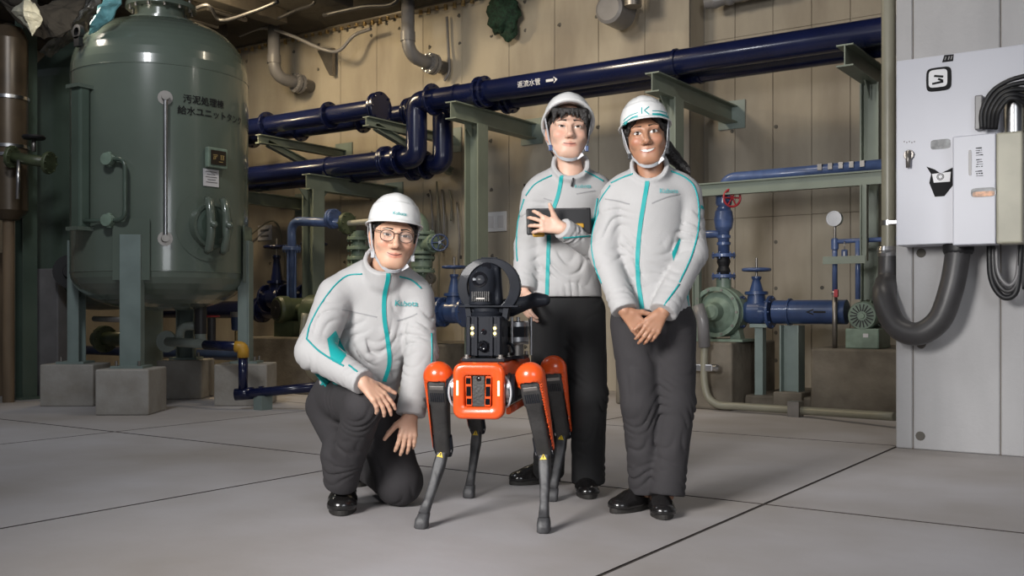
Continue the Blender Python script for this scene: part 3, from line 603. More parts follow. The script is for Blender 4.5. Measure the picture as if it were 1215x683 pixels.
p = aty(1040, 234, YR); t = thing('wall_plate', 'white switch plate on the recessed wall behind the conduit', 'switch', p); MB().box(p-EY*.012, (.14, .02, .2)).build('plate', 'white', t, bevel=.005); MB().box(p-EY*.026, (.04, .01, .07)).build('rocker', 'paper', t)
p = aty(590, 263, YB); t = thing('wall_outlet', 'white outlet plate on the wall beside the middle man', 'outlet', p); MB().box(p-EY*.015, (.28, .02, .22)).build('plate', 'white', t, bevel=.006)
for s in (-1, 1): MB().box(p-EY*.027+EX*s*.065, (.08, .01, .13)).build('socket', 'paper', t, bevel=.003)
p = aty(315, 276, YB); t = thing('wall_notice', 'small white notice on the wall beside the big tank', 'sign', p); MB().box(p-EY*.01, (.26, .012, .2)).build('sheet', 'paper', t); m = MB()
for k in range(2): m.box(p-EY*.0175+EZ*(.03-k*.075), (.16, .002, .03))
m.build('notice_print', 'gpipe', t)

# ------------------------------------------------------------------ olive conduit, hose and control cabinet on the pale wall
CXX, CYY = -1.61, 6.42
vc = thing('vertical_conduit', 'olive conduit running up the corner of the pale wall', 'conduit', (CXX, CYY, 1.2))
MB().cyl((CXX, CYY, 1.20), (CXX, CYY, 4.33), .042, n=18).build('conduit_tube', 'olive', vc)
z = CH-(298-HY)/FOC*6.19; m = MB(); m.lathe((CXX, CYY, z-.03), EZ, [(0, .062), (.02, .066), (.03, .062), (.035, .066), (.06, .06)], 18); m.build('hose_clamp', 'steel', vc)
z2 = CH-(267-HY)/FOC*6.19; MB().lathe((CXX, CYY, z2), EZ, [(0, .047), (.03, .047)], 18).build('strap', 'steel', vc); MB().box((CXX+.06, CYY-.045, z2+.015), (.1, .01, .02)).build('strap_tab', 'steel', vc)
ho = [(CXX, CYY, z-.01), (CXX, CYY-.03, z-.18)]+[tuple(at(x, y, d)) for x, y, d in ((1049, 352, 6.05), (1062, 385, 5.95), (1088, 396, 5.85), (1114, 380, 5.78), (1128, 345, 5.75), (1135, 310, 5.75))]+[tuple(at(1137, 287, 5.76))]
t = thing('cable_hose', 'thick charcoal hose looping from the conduit up into the cabinet', 'hose', ho[4]); MB().tube(spline(ho, 8), [.058]*8+[.068]*(len(spline(ho, 8))-8), 16).build('hose_body', 'hose', t)
q = Vector(ho[-1]); MB().lathe(q-EZ*.07, EZ, [(0, .075), (.02, .082), (.05, .082), (.07, .075)], 18).build('gland', 'black', t)
cb = thing('control_cabinet', 'large light grey control cabinet on the pale wall', 'cabinet', (-1.15, YP, 1.2))
BX0, BX1, BY, BZ0, BZ1 = -1.487, -.815, 6.1, 1.206, 2.275
MB().lo(BX0, BX1, BY+.02, YP-.002, BZ0, BZ1).build('casing', 'box', cb, bevel=.006); MB().lo(BX0, BX1, BY, BY+.019, BZ0, BZ1).build('door', 'box', cb, bevel=.005)
p = aty(1079, 184, BY); h = MB(); h.lathe(p-EY*.0, -EY, [(0, .028), (.012, .03), (.02, .026)], 16); h.build('lock_rose', 'dsteel', cb); MB().tube([p-EY*.025+EZ*.02, p-EY*.03-EZ*.075], [.016, .012], 8).build('handle', 'dsteel', cb)
lm = MB()
for k in range(5): lm.box(aty(1073+k*3, 168+(k % 2), BY)-EY*.001, (.007, .001, .008))
lm.build('latch_print', 'gpipe', cb)['kind'] = 'stuff'
def sticker(parent, name, px, py, w, hh, m, y, rz=0): q = aty(px, py, y); return MB().prism([(w*.5*math.copysign(abs(math.cos(a))**.4, math.cos(a)), hh*.5*math.copysign(abs(math.sin(a))**.4, math.sin(a))) for a in [2*math.pi*k/24 for k in range(24)]], q-EY*.0005, EX, EZ, .0025).build(name, m, parent), q
_, q = sticker(cb, 'warning_label', 1114, 94, .135, .135, 'ink', BY); sticker(cb, 'label_face', 1113, 93, .10, .10, 'white', BY-.002)
m = MB()
for x, z, w, a in ((.0, .016, .05, .2), (-.005, -.02, .06, -.1), (.01, -.005, .03, .5)): m.box(q-EY*.0055+EX*x+EZ*z, (w, .001, .012), mx=Matrix.Rotation(a, 3, 'Y'))
m.build('label_mark', 'ink', cb)['kind'] = 'stuff'
q = aty(1125, 69, BY); dn = MB().prism([(-.032, -.02), (.026, -.02), (.03, .018), (-.02, .02)], q, EX, EZ, .002).build('door_tag', 'ink', cb)
lm = MB()
for x in (-.014, .004, .018): lm.box(q-EY*.003+EX*x, (.006, .001, .02), mx=Matrix.Rotation(.3, 3, 'Y'))
lm.build('tag_print', 'gpipe', dn)['kind'] = 'stuff'
sticker(cb, 'foil_label', 1116, 171, .105, .055, 'grit', BY)
q = aty(1116, 212, BY); MB().prism([(-.075, .075), (-.03, .055), (.0, .03), (.07, .06), (.075, -.03), (.02, -.1), (-.03, -.1), (-.06, -.02), (-.05, .03)], q, EX, EZ, .003).build('scuffed_label', 'ink', cb)
MB().prism([(-.045, .03), (.055, .035), (.05, -.02), (-.035, -.02)], q-EY*.003, EX, EZ, .002).build('label_face', 'white', cb); lettering('label_ring', '◎', .05, flat(q-EY*.006+EZ*.008, EX, EZ), 'ink', cb)
js = thing('junction_box', 'smaller light grey box set in front of the cabinet, with cables behind', 'box', (-.98, BY, 1.2))
JX0, JX1, JY, JZ0, JZ1 = -1.152, -.806, 5.95, 1.186, 1.783
MB().lo(JX0, JX1-.13, JY, BY-.002, JZ0, JZ1).build('housing', 'box', js, bevel=.006); MB().lo(JX1-.129, JX1, JY+.003, BY-.002, JZ0, JZ1).build('aged_cover', 'cream', js, bevel=.012, seg=3)
qq = aty(1162, 192, JY); lm = MB(); rr = random.Random(5)
for k in range(13):
    z = .075-k*.0125
    if k not in (4, 9):
        for x in (-.012, 0, .012): lm.box(qq-EY*.001+EZ*z+EX*x*rr.uniform(.6, 1.1), (rr.uniform(.006, .016), .001, rr.uniform(.002, .006)))
lm.build('side_print', 'ink', js)['kind'] = 'stuff'; sticker(js, 'slot_label', 1151, 193, .016, .14, 'gpipe', JY)
sticker(js, 'rating_label', 1167, 228, .125, .05, 'grit', JY); sticker(js, 'photo_label', 1167, 230, .11, .028, 'orangetext', JY-.002)
# cables and channel above and below the boxes
props(MB().box(aty(1162, 134, BY-.03), (.04, .05, .19)).build('cable_bracket', 'gpipe', None, bevel=.006), 'grey upright bracket standing over the smaller box', 'bracket')
for k in range(5):
    P = [aty(1165+k*4, 153, BY-.10), aty(1165+k*5, 132, BY-.11-.008*k), aty(1176+k*5, 110+k*2, BY-.11-.008*k), aty(1194+k*3, 97+k*5, BY-.11-.006*k), aty(1216, 90+k*8, BY-.10), aty(1240, 86+k*10, BY-.08)]
    o = MB().tube(spline(P, 6), .013, 8).build('black_cable', 'black'); props(o, ['lowest', 'second lowest', 'middle', 'second highest', 'highest'][k]+' of the black cables arching from behind the smaller box', 'cable', 'cables arching over the smaller box')
p = aty(1203, 130, BY-.03); t = thing('steel_duct', 'bright steel duct end standing over the smaller box', 'duct', p); MB().lathe(p-EZ*.13, EZ, [(0, .055), (.22, .055), (.25, .04)], 20).build('duct_shell', 'steel', t); MB().box(p+EX*.10, (.06, .05, .28)).build('side_trim', 'cream', t, bevel=.01)
for k, (r, m_, lab) in enumerate(((.016, 'black', 'outer black cable hanging in a loop below the cabinet'), (.013, 'hose', 'middle dark cable hanging in a loop below the cabinet'), (.011, 'gpipe', 'inner grey cable hanging in a loop below the cabinet'))):
    P = [aty(1174+k*4, 286, BY+.06), aty(1176+k*4, 330-k*4, BY+.05), aty(1190+k*3, 352-k*7, BY+.05), aty(1206, 345-k*8, BY+.06), aty(1211-k, 300, BY+.08), aty(1211-k, 285, BY+.08)]
    props(MB().tube(spline(P, 6), r, 8).build('hanging_cable', m_), lab, 'cable')
props(MB().lo(-.86, -.83, YP-.03, YP-.002, .95, 1.2).build('cable_channel', 'black'), 'short black cable channel on the pale wall under the cabinet edge', 'channel')

# ------------------------------------------------------------------ pipework between the tank and the middle man
bp = thing('bypass_pipe', 'blue pipe bent over at the bright edged post behind the kneeling man', 'pipe', (-8.09, 7.62, .9))
e = aty(346, 262, 7.62); f = aty(412, 265, 7.62); MB().tube(rounded([(e.x, 7.62, .9), (e.x, 7.62, e.z), (f.x, 7.62, f.z)], .14, 8), .048, 14).build('pipe_bend', 'blue', bp)
flange(bp, (e.x, 7.62, 1.5), EZ, .1, .04, 'blue'); flange(bp, (f.x-.22, 7.62, e.z-.01), EX, .105, .03, 'blue'); flange(bp, (f.x-.18, 7.62, e.z-.01), EX, .105, .03, 'blue'); flange(bp, (f.x, 7.62, f.z), EX, .115, .05, 'dgreen')
for k in range(4): a = k*math.pi/2; MB().cyl((e.x+.055*math.cos(a), 7.62+.055*math.sin(a), .9), (e.x+.055*math.cos(a), 7.62+.055*math.sin(a), 1.48), .012, n=6).build('tie_rod', 'blue', bp)
MB().cyl((f.x, 7.62, f.z), (f.x+.55, 7.62, f.z+.01), .03, n=10).build('shaft', 'cream', bp)
hd = thing('header_pipe', 'long dark navy pipe low behind the tank legs and pumps', 'pipe', (-9, 8.5, .85)); MB().cyl((-11.5, 8.5, .85), (-6.95, 8.5, .85), .11, n=20).build('pipe_run', 'navy', hd)
for x in (-9.6, -9.55, -7.6): flange(hd, (x, 8.5, .85), EX, .16, .03, 'navy')
gatevalve('gate_valve', 'dark gate valve with wide handwheel right of the bright edged post', (-8.47, 8.3, .98), .1, .62, 'navy', 'navy', wr=.14)
gatevalve('gate_valve', 'dark gate valve half hidden behind the bent blue pipe', (-8.98, 8.2, .98), .1, .6, 'navy', 'navy', wr=.14)
m1 = thing('pump_motor', 'dark green pump motor low between tank leg and kneeling man', 'motor', (-8.1, 7.3, .5)); q = aty(326, 367, 7.2); d = Vector((-.25, -1, 0)).normalized()
MB().lathe(q-d*.02, -d, [(0, .09), (0, .125), (.03, .14), (.12, .14), (.12, .12), (.42, .12), (.46, .08)], 24).build('housing', 'dgreen', m1); MB().lathe(q-d*.015, d, [(0, .1), (.01, .1), (.012, .03), (.02, .03)], 20).build('fan_cover', 'black', m1)
MB().box(q-d*.25-EZ*.2, (.3, .34, .16)).build('pedestal', 'dgreen', m1); MB().lathe(q+EX*.5-d*.1-EZ*.05, EX, [(-.12, .1), (-.08, .2), (.1, .2), (.14, .1)], 24).build('volute', 'dgreen', m1); MB().cyl(q+EX*.1-d*.2, q+EX*.5-d*.15, .06, n=12).build('coupling', 'dgreen', m1)
block('concrete plinth under the dark green pump motor', q.x-.3, q.x+.85, 7.1, 7.7, q.z-.28, 'oldplinth')
o = MB().tube(spline([aty(362, 372, 6.95), aty(359, 410, 6.9), aty(366, 438, 6.95), aty(378, 452, 7.12)], 6), .035, 10).build('bent_conduit', 'olive'); props(o, 'olive conduit curving down to the floor beside the dark motor', 'conduit')
# green valve stack behind the kneeling man's helmet
VS = -7.03; vs2 = thing('valve_stack', 'grey green stack of flanged valves behind the kneeling man and his helmet', 'valve', (VS, 8.5, .9))
def z11(py): return CH-(py-HY)/FOC*11
MB().tube(rounded([(VS, 8.5, .9), (VS, 8.5, z11(258)), (VS-.6, 8.5, z11(256))], .16, 8), .085, 16).build('pipe_bend', 'pump', vs2)
for py in (277, 283, 300, 306, 322): flange(vs2, (VS, 8.5, z11(py)), EZ, .145, .035, 'pump')
MB().lathe((VS, 8.5, z11(322)), EZ, [(0, .09), (.05, .12), (.12, .12), (.16, .09)], 18).build('valve_body', 'pump', vs2)
MB().cyl((VS, 8.5, z11(291)), (VS+.28, 8.4, z11(290)), .07, n=14).build('branch', 'pump', vs2); flange(vs2, (VS+.22, 8.43, z11(290)), (1, -.3, 0), .1, .04, 'pump'); MB().cyl((VS, 8.5, z11(330)), (VS, 8.5, z11(350)), .07, n=14).build('rubber_joint', 'black', vs2)
handwheel(vs2, (VS+.36, 8.36, z11(290)), (.55, -.85, 0), .085, 'dblue', 5)
v3 = thing('valve_stack', 'grey green valve flanges showing beside the kneeling man and his ear', 'valve', (-7.9, 8.6, .9)); x = aty(425, 290, 8.6)[0]
MB().cyl((x, 8.6, .9), (x, 8.6, z11(268)), .08, n=14).build('pipe_run', 'pump', v3)
for py in (278, 290, 303, 312): flange(v3, (x, 8.6, z11(py)), EZ, .13, .04, 'pump')
g2 = thing('pressure_gauge', 'small pressure gauge beside the kneeling man and his shoulder', 'gauge', aty(511, 345, 7.85)); q = aty(511, 330, 7.85)
MB().lathe(q+EY*.02, -EY, [(0, .055), (.04, .055), (.04, .046), (.036, .046)], 22).build('gauge_case', 'dsteel', g2); MB().lathe(q, -EY, [(0, .046), (.015, .046)], 20).build('dial', 'glass', g2); MB().cyl(q-EZ*.05, q-EZ*(q.z-.9), .014, n=8).build('gauge_stem', 'dsteel', g2); MB().box(q-EY*.017+EZ*.01, (.005, .002, .04), mx=Matrix.Rotation(-.6, 3, 'Y')).build('needle', 'ink', g2)
dp = thing('delivery_pipe', 'thick blue pipe low between the kneeling man and the robot camera', 'pipe', (-6.6, 7.85, .8)); MB().cyl((-7.2, 7.85, .82), (-5.95, 7.85, .82), .1, n=20).build('pipe_run', 'dblue', dp)
for x in (-6.72, -6.68, -6.3): flange(dp, (x, 7.85, .82), EX, .15, .03, 'dblue')
x = aty(539, 350, 7.85)[0]; gatevalve('gate_valve', 'blue gate valve with cross handle left of the robot camera ring', (x, 7.85, .82), .09, .44, 'dblue', 'dblue', wr=.11)
block('dark plinth under the thick blue pipe behind the robot', -6.98, -6.2, 7.68, 9.0, .5)
for k, x in enumerate((-6.95, -6.4)): t = thing('pipe_support', ['green support under the thick blue pipe by the kneeling man', 'green support under the thick blue pipe by the robot'][k], 'support', (x, 7.85, .5)); MB().lo(x-.05, x+.05, 7.8, 7.9, .5, .70).build('post', 'leg', t); MB().lo(x-.1, x+.1, 7.75, 7.95, .70, .72).build('saddle', 'leg', t)
for k, (px, a, b, y) in enumerate(((513, 225, 292, 9.1), (521, 215, 360, 9.12), (527, 225, 300, 9.1), (536, 225, 262, 9.12), (545, 240, 318, 9.1))):
    o = MB().tube(spline([aty(px-3, a, y), aty(px, (a+b)/2, y), aty(px-1, b, y)], 6), .011, 6).build('wall_wire', 'olive' if k % 2 else 'dsteel'); props(o, ['wall wire nearest the kneeling man and his helmet', 'longest wall wire, falling past the small blue handwheel', 'third wall wire counted from the kneeling man and his helmet', 'shortest wall wire beside the pipe stand post', 'wall wire nearest the pipe stand post'][k], 'wire', 'wires on the wall behind the valve stack')
o = MB().tube(spline([aty(292, 282, 9.1), aty(325, 262, 9.1), aty(337, 300, 9.12), aty(338, 330, 9.12)], 6), .012, 6).build('wall_wire', 'olive'); props(o, 'thin wire on the wall beside the small white notice', 'wire')
# under the big tank
pv = thing('drain_valve', 'pale plastic drain valve and pipe under the big tank', 'valve', at(200, 404, 9.3)); D = 9.3
MB().lathe(at(197, 405, D), cw(-.2, -1, 0)-cw(0, 0, 0), [(-.05, .06), (-.03, .1), (0, .1), (.01, .04)], 20).build('flange', 'pvc', pv)
MB().tube([at(199, 405, D), at(244, 408, D-.3)], .042, 12).build('pipe_run', 'pvc', pv); MB().tube(rounded([at(213, 405, D-.05), at(214, 387, D-.05), at(234, 386, D-.05)], .1, 6), .04, 12).build('return_bend', 'pvc', pv)
MB().cyl(at(238, 405, D-.1), at(238, 395, D-.1), .05, n=12).build('socket', 'pvc', pv); MB().cyl(at(238, 396, D-.1), at(238, 364, D-.1), .055, n=12).build('valve_body', 'hose', pv)
v4 = thing('small_valve', 'small dark valve with red handwheel under the big tank', 'valve', at(251, 402, 9.6)); MB().cyl(at(251, 404, 9.6), at(251, 377, 9.6), .04, n=12).build('body', 'hose', v4); handwheel(v4, at(251, 375, 9.6), EZ, .07, 'red')
cp = thing('filter_cup', 'blue filter cup hanging behind the tank leg', 'filter', at(281, 383, 9.6)); MB().lathe(at(281, 392, 9.6), EZ, [(0, .04), (.01, .05), (.14, .055)], 16).build('cup', 'dblue', cp); MB().lathe(at(281, 376, 9.6), EZ, [(0, .06), (.05, .06)], 16).build('cup_lid', 'gpipe', cp); MB().cyl(at(281, 392, 9.6), at(281, 408, 9.6), .02, n=8).build('drain', 'brass', cp)
wp2 = thing('floor_water_pipe', 'dark blue water pipe with yellow elbow dropping before the tank plinth', 'pipe', at(288, 465, 8.5)); D = 8.5
MB().tube([at(244, 409, D+.3), at(284, 411, D)], .042, 14).build('upper_run', 'navy', wp2); MB().tube(rounded([at(279, 411, D), at(288.5, 411.5, D), at(288.5, 424, D)], .05, 5), .048, 14).build('elbow', 'yellow', wp2)
MB().tube([at(288.5, 420, D), at(288.5, 466, D)], .04, 14).build('drop_run', 'navy', wp2); MB().tube([at(280, 468, D), at(395, 457, D-.1)], .04, 14).build('floor_run', 'navy', wp2); MB().tube([at(279, 468, D), at(301, 466, D)], .052, 14).build('tee', 'navy', wp2); MB().tube([at(308, 465, D), at(313, 464.5, D)], .05, 14).build('coupling', 'navy', wp2)
x = at(312, 470, D); MB().box((x.x, x.y, .06), (.1, .12, .12)).build('pipe_saddle', 'leg', wp2)
for k, (px0, px1, y, z, r, m_, lab) in enumerate(((80, 520, 8.1, .30, .06, 'dblue', 'blue floor pipe running behind the tank plinths'), (60, 520, 7.4, .06, .05, 'olive', 'olive floor pipe running just behind the tank plinths'), (60, 520, 7.8, .05, .045, 'oldplinth', 'dusty floor pipe running along behind the olive one'))):
    a = aty(px0, 440, y); b = aty(px1, 440, y); t = MB().cyl((a.x, y, z), (b.x, y, z), r, n=12).build('floor_pipe', m_); props(t, lab, 'pipe')
o = MB().tube([at(112, 378, 8.9), at(146, 379, 8.5)], .025, 10).build('leg_pipe', 'dsteel'); props(o, 'short steel pipe ending beside the front tank leg', 'pipe')
v5 = thing('drain_pipe', 'dark pipe with flanges low behind the front tank leg', 'pipe', at(130, 400, 9.6)); MB().tube([at(112, 402, 9.7), at(150, 402, 9.6)], .07, 14).build('pipe_run', 'dgreen', v5); flange(v5, at(124, 402, 9.67), EX, .13, .05, 'dgreen')
# ------------------------------------------------------------------ organic surfaces: a signed distance field turned into one mesh
def axis(lo, hi, h0, fine=(), h1=None):
    out = [lo]
    while out[-1] < hi:
        x = out[-1]; h = h0
        for a, b in fine:
            if a-h0 <= x <= b: h = h1
        out.append(x+h)
    return np.array(out, np.float32)
class Field:
    def __init__(s, xs, ys, zs):
        s.x, s.y, s.z = xs, ys, zs; s.D = np.full((len(xs), len(ys), len(zs)), 1.0, np.float32)
    def sub(s, lo, hi):
        r = []
        for ax, a, b in zip((s.x, s.y, s.z), lo, hi): r.append(slice(max(int(np.searchsorted(ax, a))-1, 0), min(int(np.searchsorted(ax, b))+1, len(ax))))
        i, j, k = r; return (i, j, k), s.x[i][:, None, None], s.y[j][None, :, None], s.z[k][None, None, :]
    def put(s, sl, d, k, op):
        a = s.D[sl]
        if op == 'sub': d = -d; h = np.clip(.5+.5*(a-d)/k, 0, 1); s.D[sl] = d*(1-h)+a*h+k*h*(1-h)
        else: h = np.clip(.5+.5*(a-d)/k, 0, 1); s.D[sl] = a*(1-h)+d*h-k*h*(1-h)
    def cap(s, a, b, ra, rb=None, k=.02, n=None, sq=1, clip=(), op='add'):
        rb = ra if rb is None else rb; a = np.array(a, np.float32); b = np.array(b, np.float32); m = max(ra, rb)*max(1, sq)+k+.02
        sl, X, Y, Z = s.sub(np.minimum(a, b)-m, np.maximum(a, b)+m); d = b-a; L = max(float(d@d), 1e-9)
        px, py, pz = X-a[0], Y-a[1], Z-a[2]
        t = np.clip((px*d[0]+py*d[1]+pz*d[2])/L, 0, 1)
        qx, qy, qz = px-t*d[0], py-t*d[1], pz-t*d[2]; r = ra+(rb-ra)*t
        if n is not None:
            n = np.array(n, np.float32); n /= np.linalg.norm(n); c = (qx*n[0]+qy*n[1]+qz*n[2])*(1/sq-1); qx = qx+c*n[0]; qy = qy+c*n[1]; qz = qz+c*n[2]
        v = np.sqrt(qx*qx+qy*qy+qz*qz)-r
        if n is not None: v = v*min(1, .5+.5*sq)
        for p, q in clip: q = np.array(q, np.float32); q /= np.linalg.norm(q); v = np.maximum(v, (X-p[0])*q[0]+(Y-p[1])*q[1]+(Z-p[2])*q[2])
        s.put(sl, v, k, op); return s
    def ell(s, c, r, k=.02, R=None, op='add'):
        c = np.array(c, np.float32); m = max(r)+k+.012; sl, X, Y, Z = s.sub(c-m, c+m); px, py, pz = X-c[0], Y-c[1], Z-c[2]
        if R is not None: R = np.array(R, np.float32); px, py, pz = [R[0, i]*px+R[1, i]*py+R[2, i]*pz for i in range(3)]
        q = np.sqrt((px/r[0])**2+(py/r[1])**2+(pz/r[2])**2); g = np.sqrt((px/r[0]**2)**2+(py/r[1]**2)**2+(pz/r[2]**2)**2)+1e-6
        v = np.where(q > .3, q*(q-1)/g, (q-1)*min(r)); s.put(sl, v.astype(np.float32), k, op); return s
    def cut(s, p, n):
        n = np.array(n, np.float32); n /= np.linalg.norm(n)
        s.D = np.maximum(s.D, (s.x[:, None, None]-p[0])*n[0]+(s.y[None, :, None]-p[1])*n[1]+(s.z[None, None, :]-p[2])*n[2]); return s
    def folds(s, c, r, amp, n, wl, warp=.35, ph=0):    # cloth folds: ridges across direction n
        c = np.array(c, np.float32); n = np.array(n, np.float32); n /= np.linalg.norm(n); sl, X, Y, Z = s.sub(c-r, c+r); px, py, pz = X-c[0], Y-c[1], Z-c[2]
        w = np.clip(1-np.sqrt(px*px+py*py+pz*pz)/r, 0, 1); w = w*w*(3-2*w)
        u = (px*n[0]+py*n[1]+pz*n[2])/wl
        u = u+1.5*warp*(np.sin(px*23+pz*17+ph)+np.sin(py*29-pz*13+px*11+2*ph))
        w = w*(.45+.55*np.sin(px*19-pz*23+py*15+3*ph))
        q = np.abs(np.sin(math.pi*u+ph)); s.D[sl] -= (.72*amp*w*(2.2*q-1.1-1.6*np.exp(-(q/.3)**2))).astype(np.float32); return s
    def mesh(s):
        D = s.D; ins = D < 0; nx, ny, nz = D.shape
        c = np.zeros((nx-1, ny-1, nz-1), np.int8)
        for i in (0, 1):
            for j in (0, 1):
                for k in (0, 1): c += ins[i:nx-1+i, j:ny-1+j, k:nz-1+k]
        I, J, K = np.nonzero((c > 0) & (c < 8)); idx = np.full(c.shape, -1, np.int32); idx[I, J, K] = np.arange(len(I))
        A = [s.x, s.y, s.z]; P = np.zeros((len(I), 3)); N = np.zeros(len(I)); cor = [(i, j, k) for i in (0, 1) for j in (0, 1) for k in (0, 1)]
        for a in cor:
            for ax in range(3):
                if a[ax]: continue
                b = list(a); b[ax] = 1; va = D[I+a[0], J+a[1], K+a[2]]; vb = D[I+b[0], J+b[1], K+b[2]]; m = (va < 0) != (vb < 0)
                t = np.where(m, va/np.where(m, va-vb, 1), 0); q = np.stack([A[0][I+a[0]], A[1][J+a[1]], A[2][K+a[2]]], 1).astype(np.float64); C = (I, J, K)[ax]
                q[:, ax] += t*(A[ax][C+1]-A[ax][C]); P[m] += q[m]; N[m] += 1
        P /= N[:, None]; F = []
        for ax in range(3):
            sl0 = [slice(1, -1)]*3; sl1 = list(sl0); sl0[ax] = slice(0, -1); sl1[ax] = slice(1, None); a0 = ins[tuple(sl0)]; a1 = ins[tuple(sl1)]
            o = [1, 1, 1]; o[ax] = 0; u, v = [(1, 2), (2, 0), (0, 1)][ax]
            for flag in (True, False):
                q = np.stack(np.nonzero((a0 != a1) & (a0 == flag)), 1)+np.array(o); L = []
                for du, dv in ((0, 0), (1, 0), (1, 1), (0, 1)): w = q.copy(); w[:, u] -= 1-du; w[:, v] -= 1-dv; L.append(idx[w[:, 0], w[:, 1], w[:, 2]])
                f = np.stack(L, 1); F.append(f if flag else f[:, ::-1])
        return P, np.concatenate(F)
def relax(P, F, n=1, lam=.5):
    e = np.concatenate([F[:, [0, 1]], F[:, [1, 2]], F[:, [2, 3]], F[:, [3, 0]]]); e = np.concatenate([e, e[:, ::-1]]); cnt = np.bincount(e[:, 0], minlength=len(P))[:, None]
    for _ in range(n):
        S = np.stack([np.bincount(e[:, 0], P[e[:, 1], i], len(P)) for i in range(3)], 1); P = P+lam*(S/np.maximum(cnt, 1)-P)
    return P
def field_obj(name, F, mats, parent=None, smooth=1, col=None, pick=None):
    P, Q = F.mesh(); P = relax(P, Q, smooth) if smooth else P
    me = bpy.data.meshes.new(name); me.vertices.add(len(P)); me.vertices.foreach_set('co', P.astype(np.float32).ravel()); n = len(Q)
    me.loops.add(4*n); me.loops.foreach_set('vertex_index', Q.astype(np.int32).ravel()); me.polygons.add(n); me.polygons.foreach_set('loop_start', np.arange(0, 4*n, 4, dtype=np.int32))
    try: me.polygons.foreach_set('loop_total', np.full(n, 4, np.int32))
    except Exception: pass
    for x in (mats if isinstance(mats, (list, tuple)) else [mats]): me.materials.append(M[x] if isinstance(x, str) else x)
    me.update(calc_edges=True); me.polygons.foreach_set('use_smooth', np.ones(n, bool))
    if pick is not None: me.polygons.foreach_set('material_index', pick(P, Q).astype(np.int32))
    if col is not None:
        a = me.color_attributes.new('tint', 'FLOAT_COLOR', 'POINT'); c = np.ones((len(P), 4), np.float32); c[:, :3] = col(P); a.data.foreach_set('color', c.ravel())
    me.validate(); o = bpy.data.objects.new(name, me); COL.objects.link(o)
    if parent: o.parent = parent
    o['_'] = 0; del o['_']
    return o, P, Q
def inpoly(px, py, poly):
    r = np.zeros(len(px), bool); n = len(poly)
    for i in range(n):
        (x0, y0), (x1, y1) = poly[i], poly[(i+1) % n]; c = (y0 > py) != (y1 > py); r ^= c & (px < (x1-x0)*(py-y0)/((y1-y0) or 1e-9)+x0)
    return r

M['jacket'] = mat('grey work jacket cloth', (.405, .40, .40), .75, var=.04, scale=5, bump=.12, bscale=260, sheen=.05)
M['trouser'] = mat('charcoal work trousers', (.030, .0275, .030), .85, var=.1, scale=5, bump=.15, bscale=300)
M['trouserblack'] = mat('black work trousers', (.012, .012, .013), .8, var=.1, scale=5, bump=.15, bscale=300)
M['skinA'] = mat('light warm skin', (.60, .36, .25), .48, var=.05, scale=30, attr='tint', sss=.12, bump=.03, bscale=220)
M['skinB'] = mat('light skin', (.63, .40, .30), .48, var=.05, scale=30, attr='tint', sss=.12, bump=.03, bscale=220)
M['skinC'] = mat('brown skin', (.40, .205, .125), .45, var=.05, scale=30, attr='tint', sss=.12, bump=.03, bscale=220)
M['hair'] = mat('black hair', (.012, .009, .008), .42, var=.3, scale=60, bump=.6, bscale=160)
M['helmet'] = mat('white helmet', (.70, .70, .69), .3, var=.02, coat=.3)
M['strap'] = mat('grey strap', (.42, .43, .45), .6, var=.1)
M['tealprint'] = mat('teal print', (.0, .28, .29), .5, var=0)
M['tealsilver'] = mat('pale teal embroidery', (.10, .42, .44), .5, var=0)
M['seamline'] = mat('seam shade thread', (.30, .30, .305), .8, var=.05)
M['eyewhite'] = mat('eye white', (.62, .58, .55), .25, var=0)
M['iris'] = mat('dark brown iris', (.03, .016, .01), .15, var=0)
M['brow'] = mat('dark brown brows', (.022, .014, .011), .7, var=.2)
M['teeth'] = mat('teeth', (.56, .53, .48), .3, var=0)
M['lipline'] = mat('dark lip line', (.11, .035, .03), .5, var=0)
M['frame'] = mat('dark brown spectacle frame', (.05, .025, .018), .25, var=.1)
M['lens'] = mat('clear lens', (.9, .9, .9), .05, var=0)
bp_ = M['lens'].node_tree.nodes['Principled BSDF']; bp_.inputs['Alpha'].default_value = .06
M['shoe'] = mat('black leather', (.012, .011, .011), .22, var=.2, coat=.3)
M['sole'] = mat('shoe sole', (.02, .018, .016), .7)

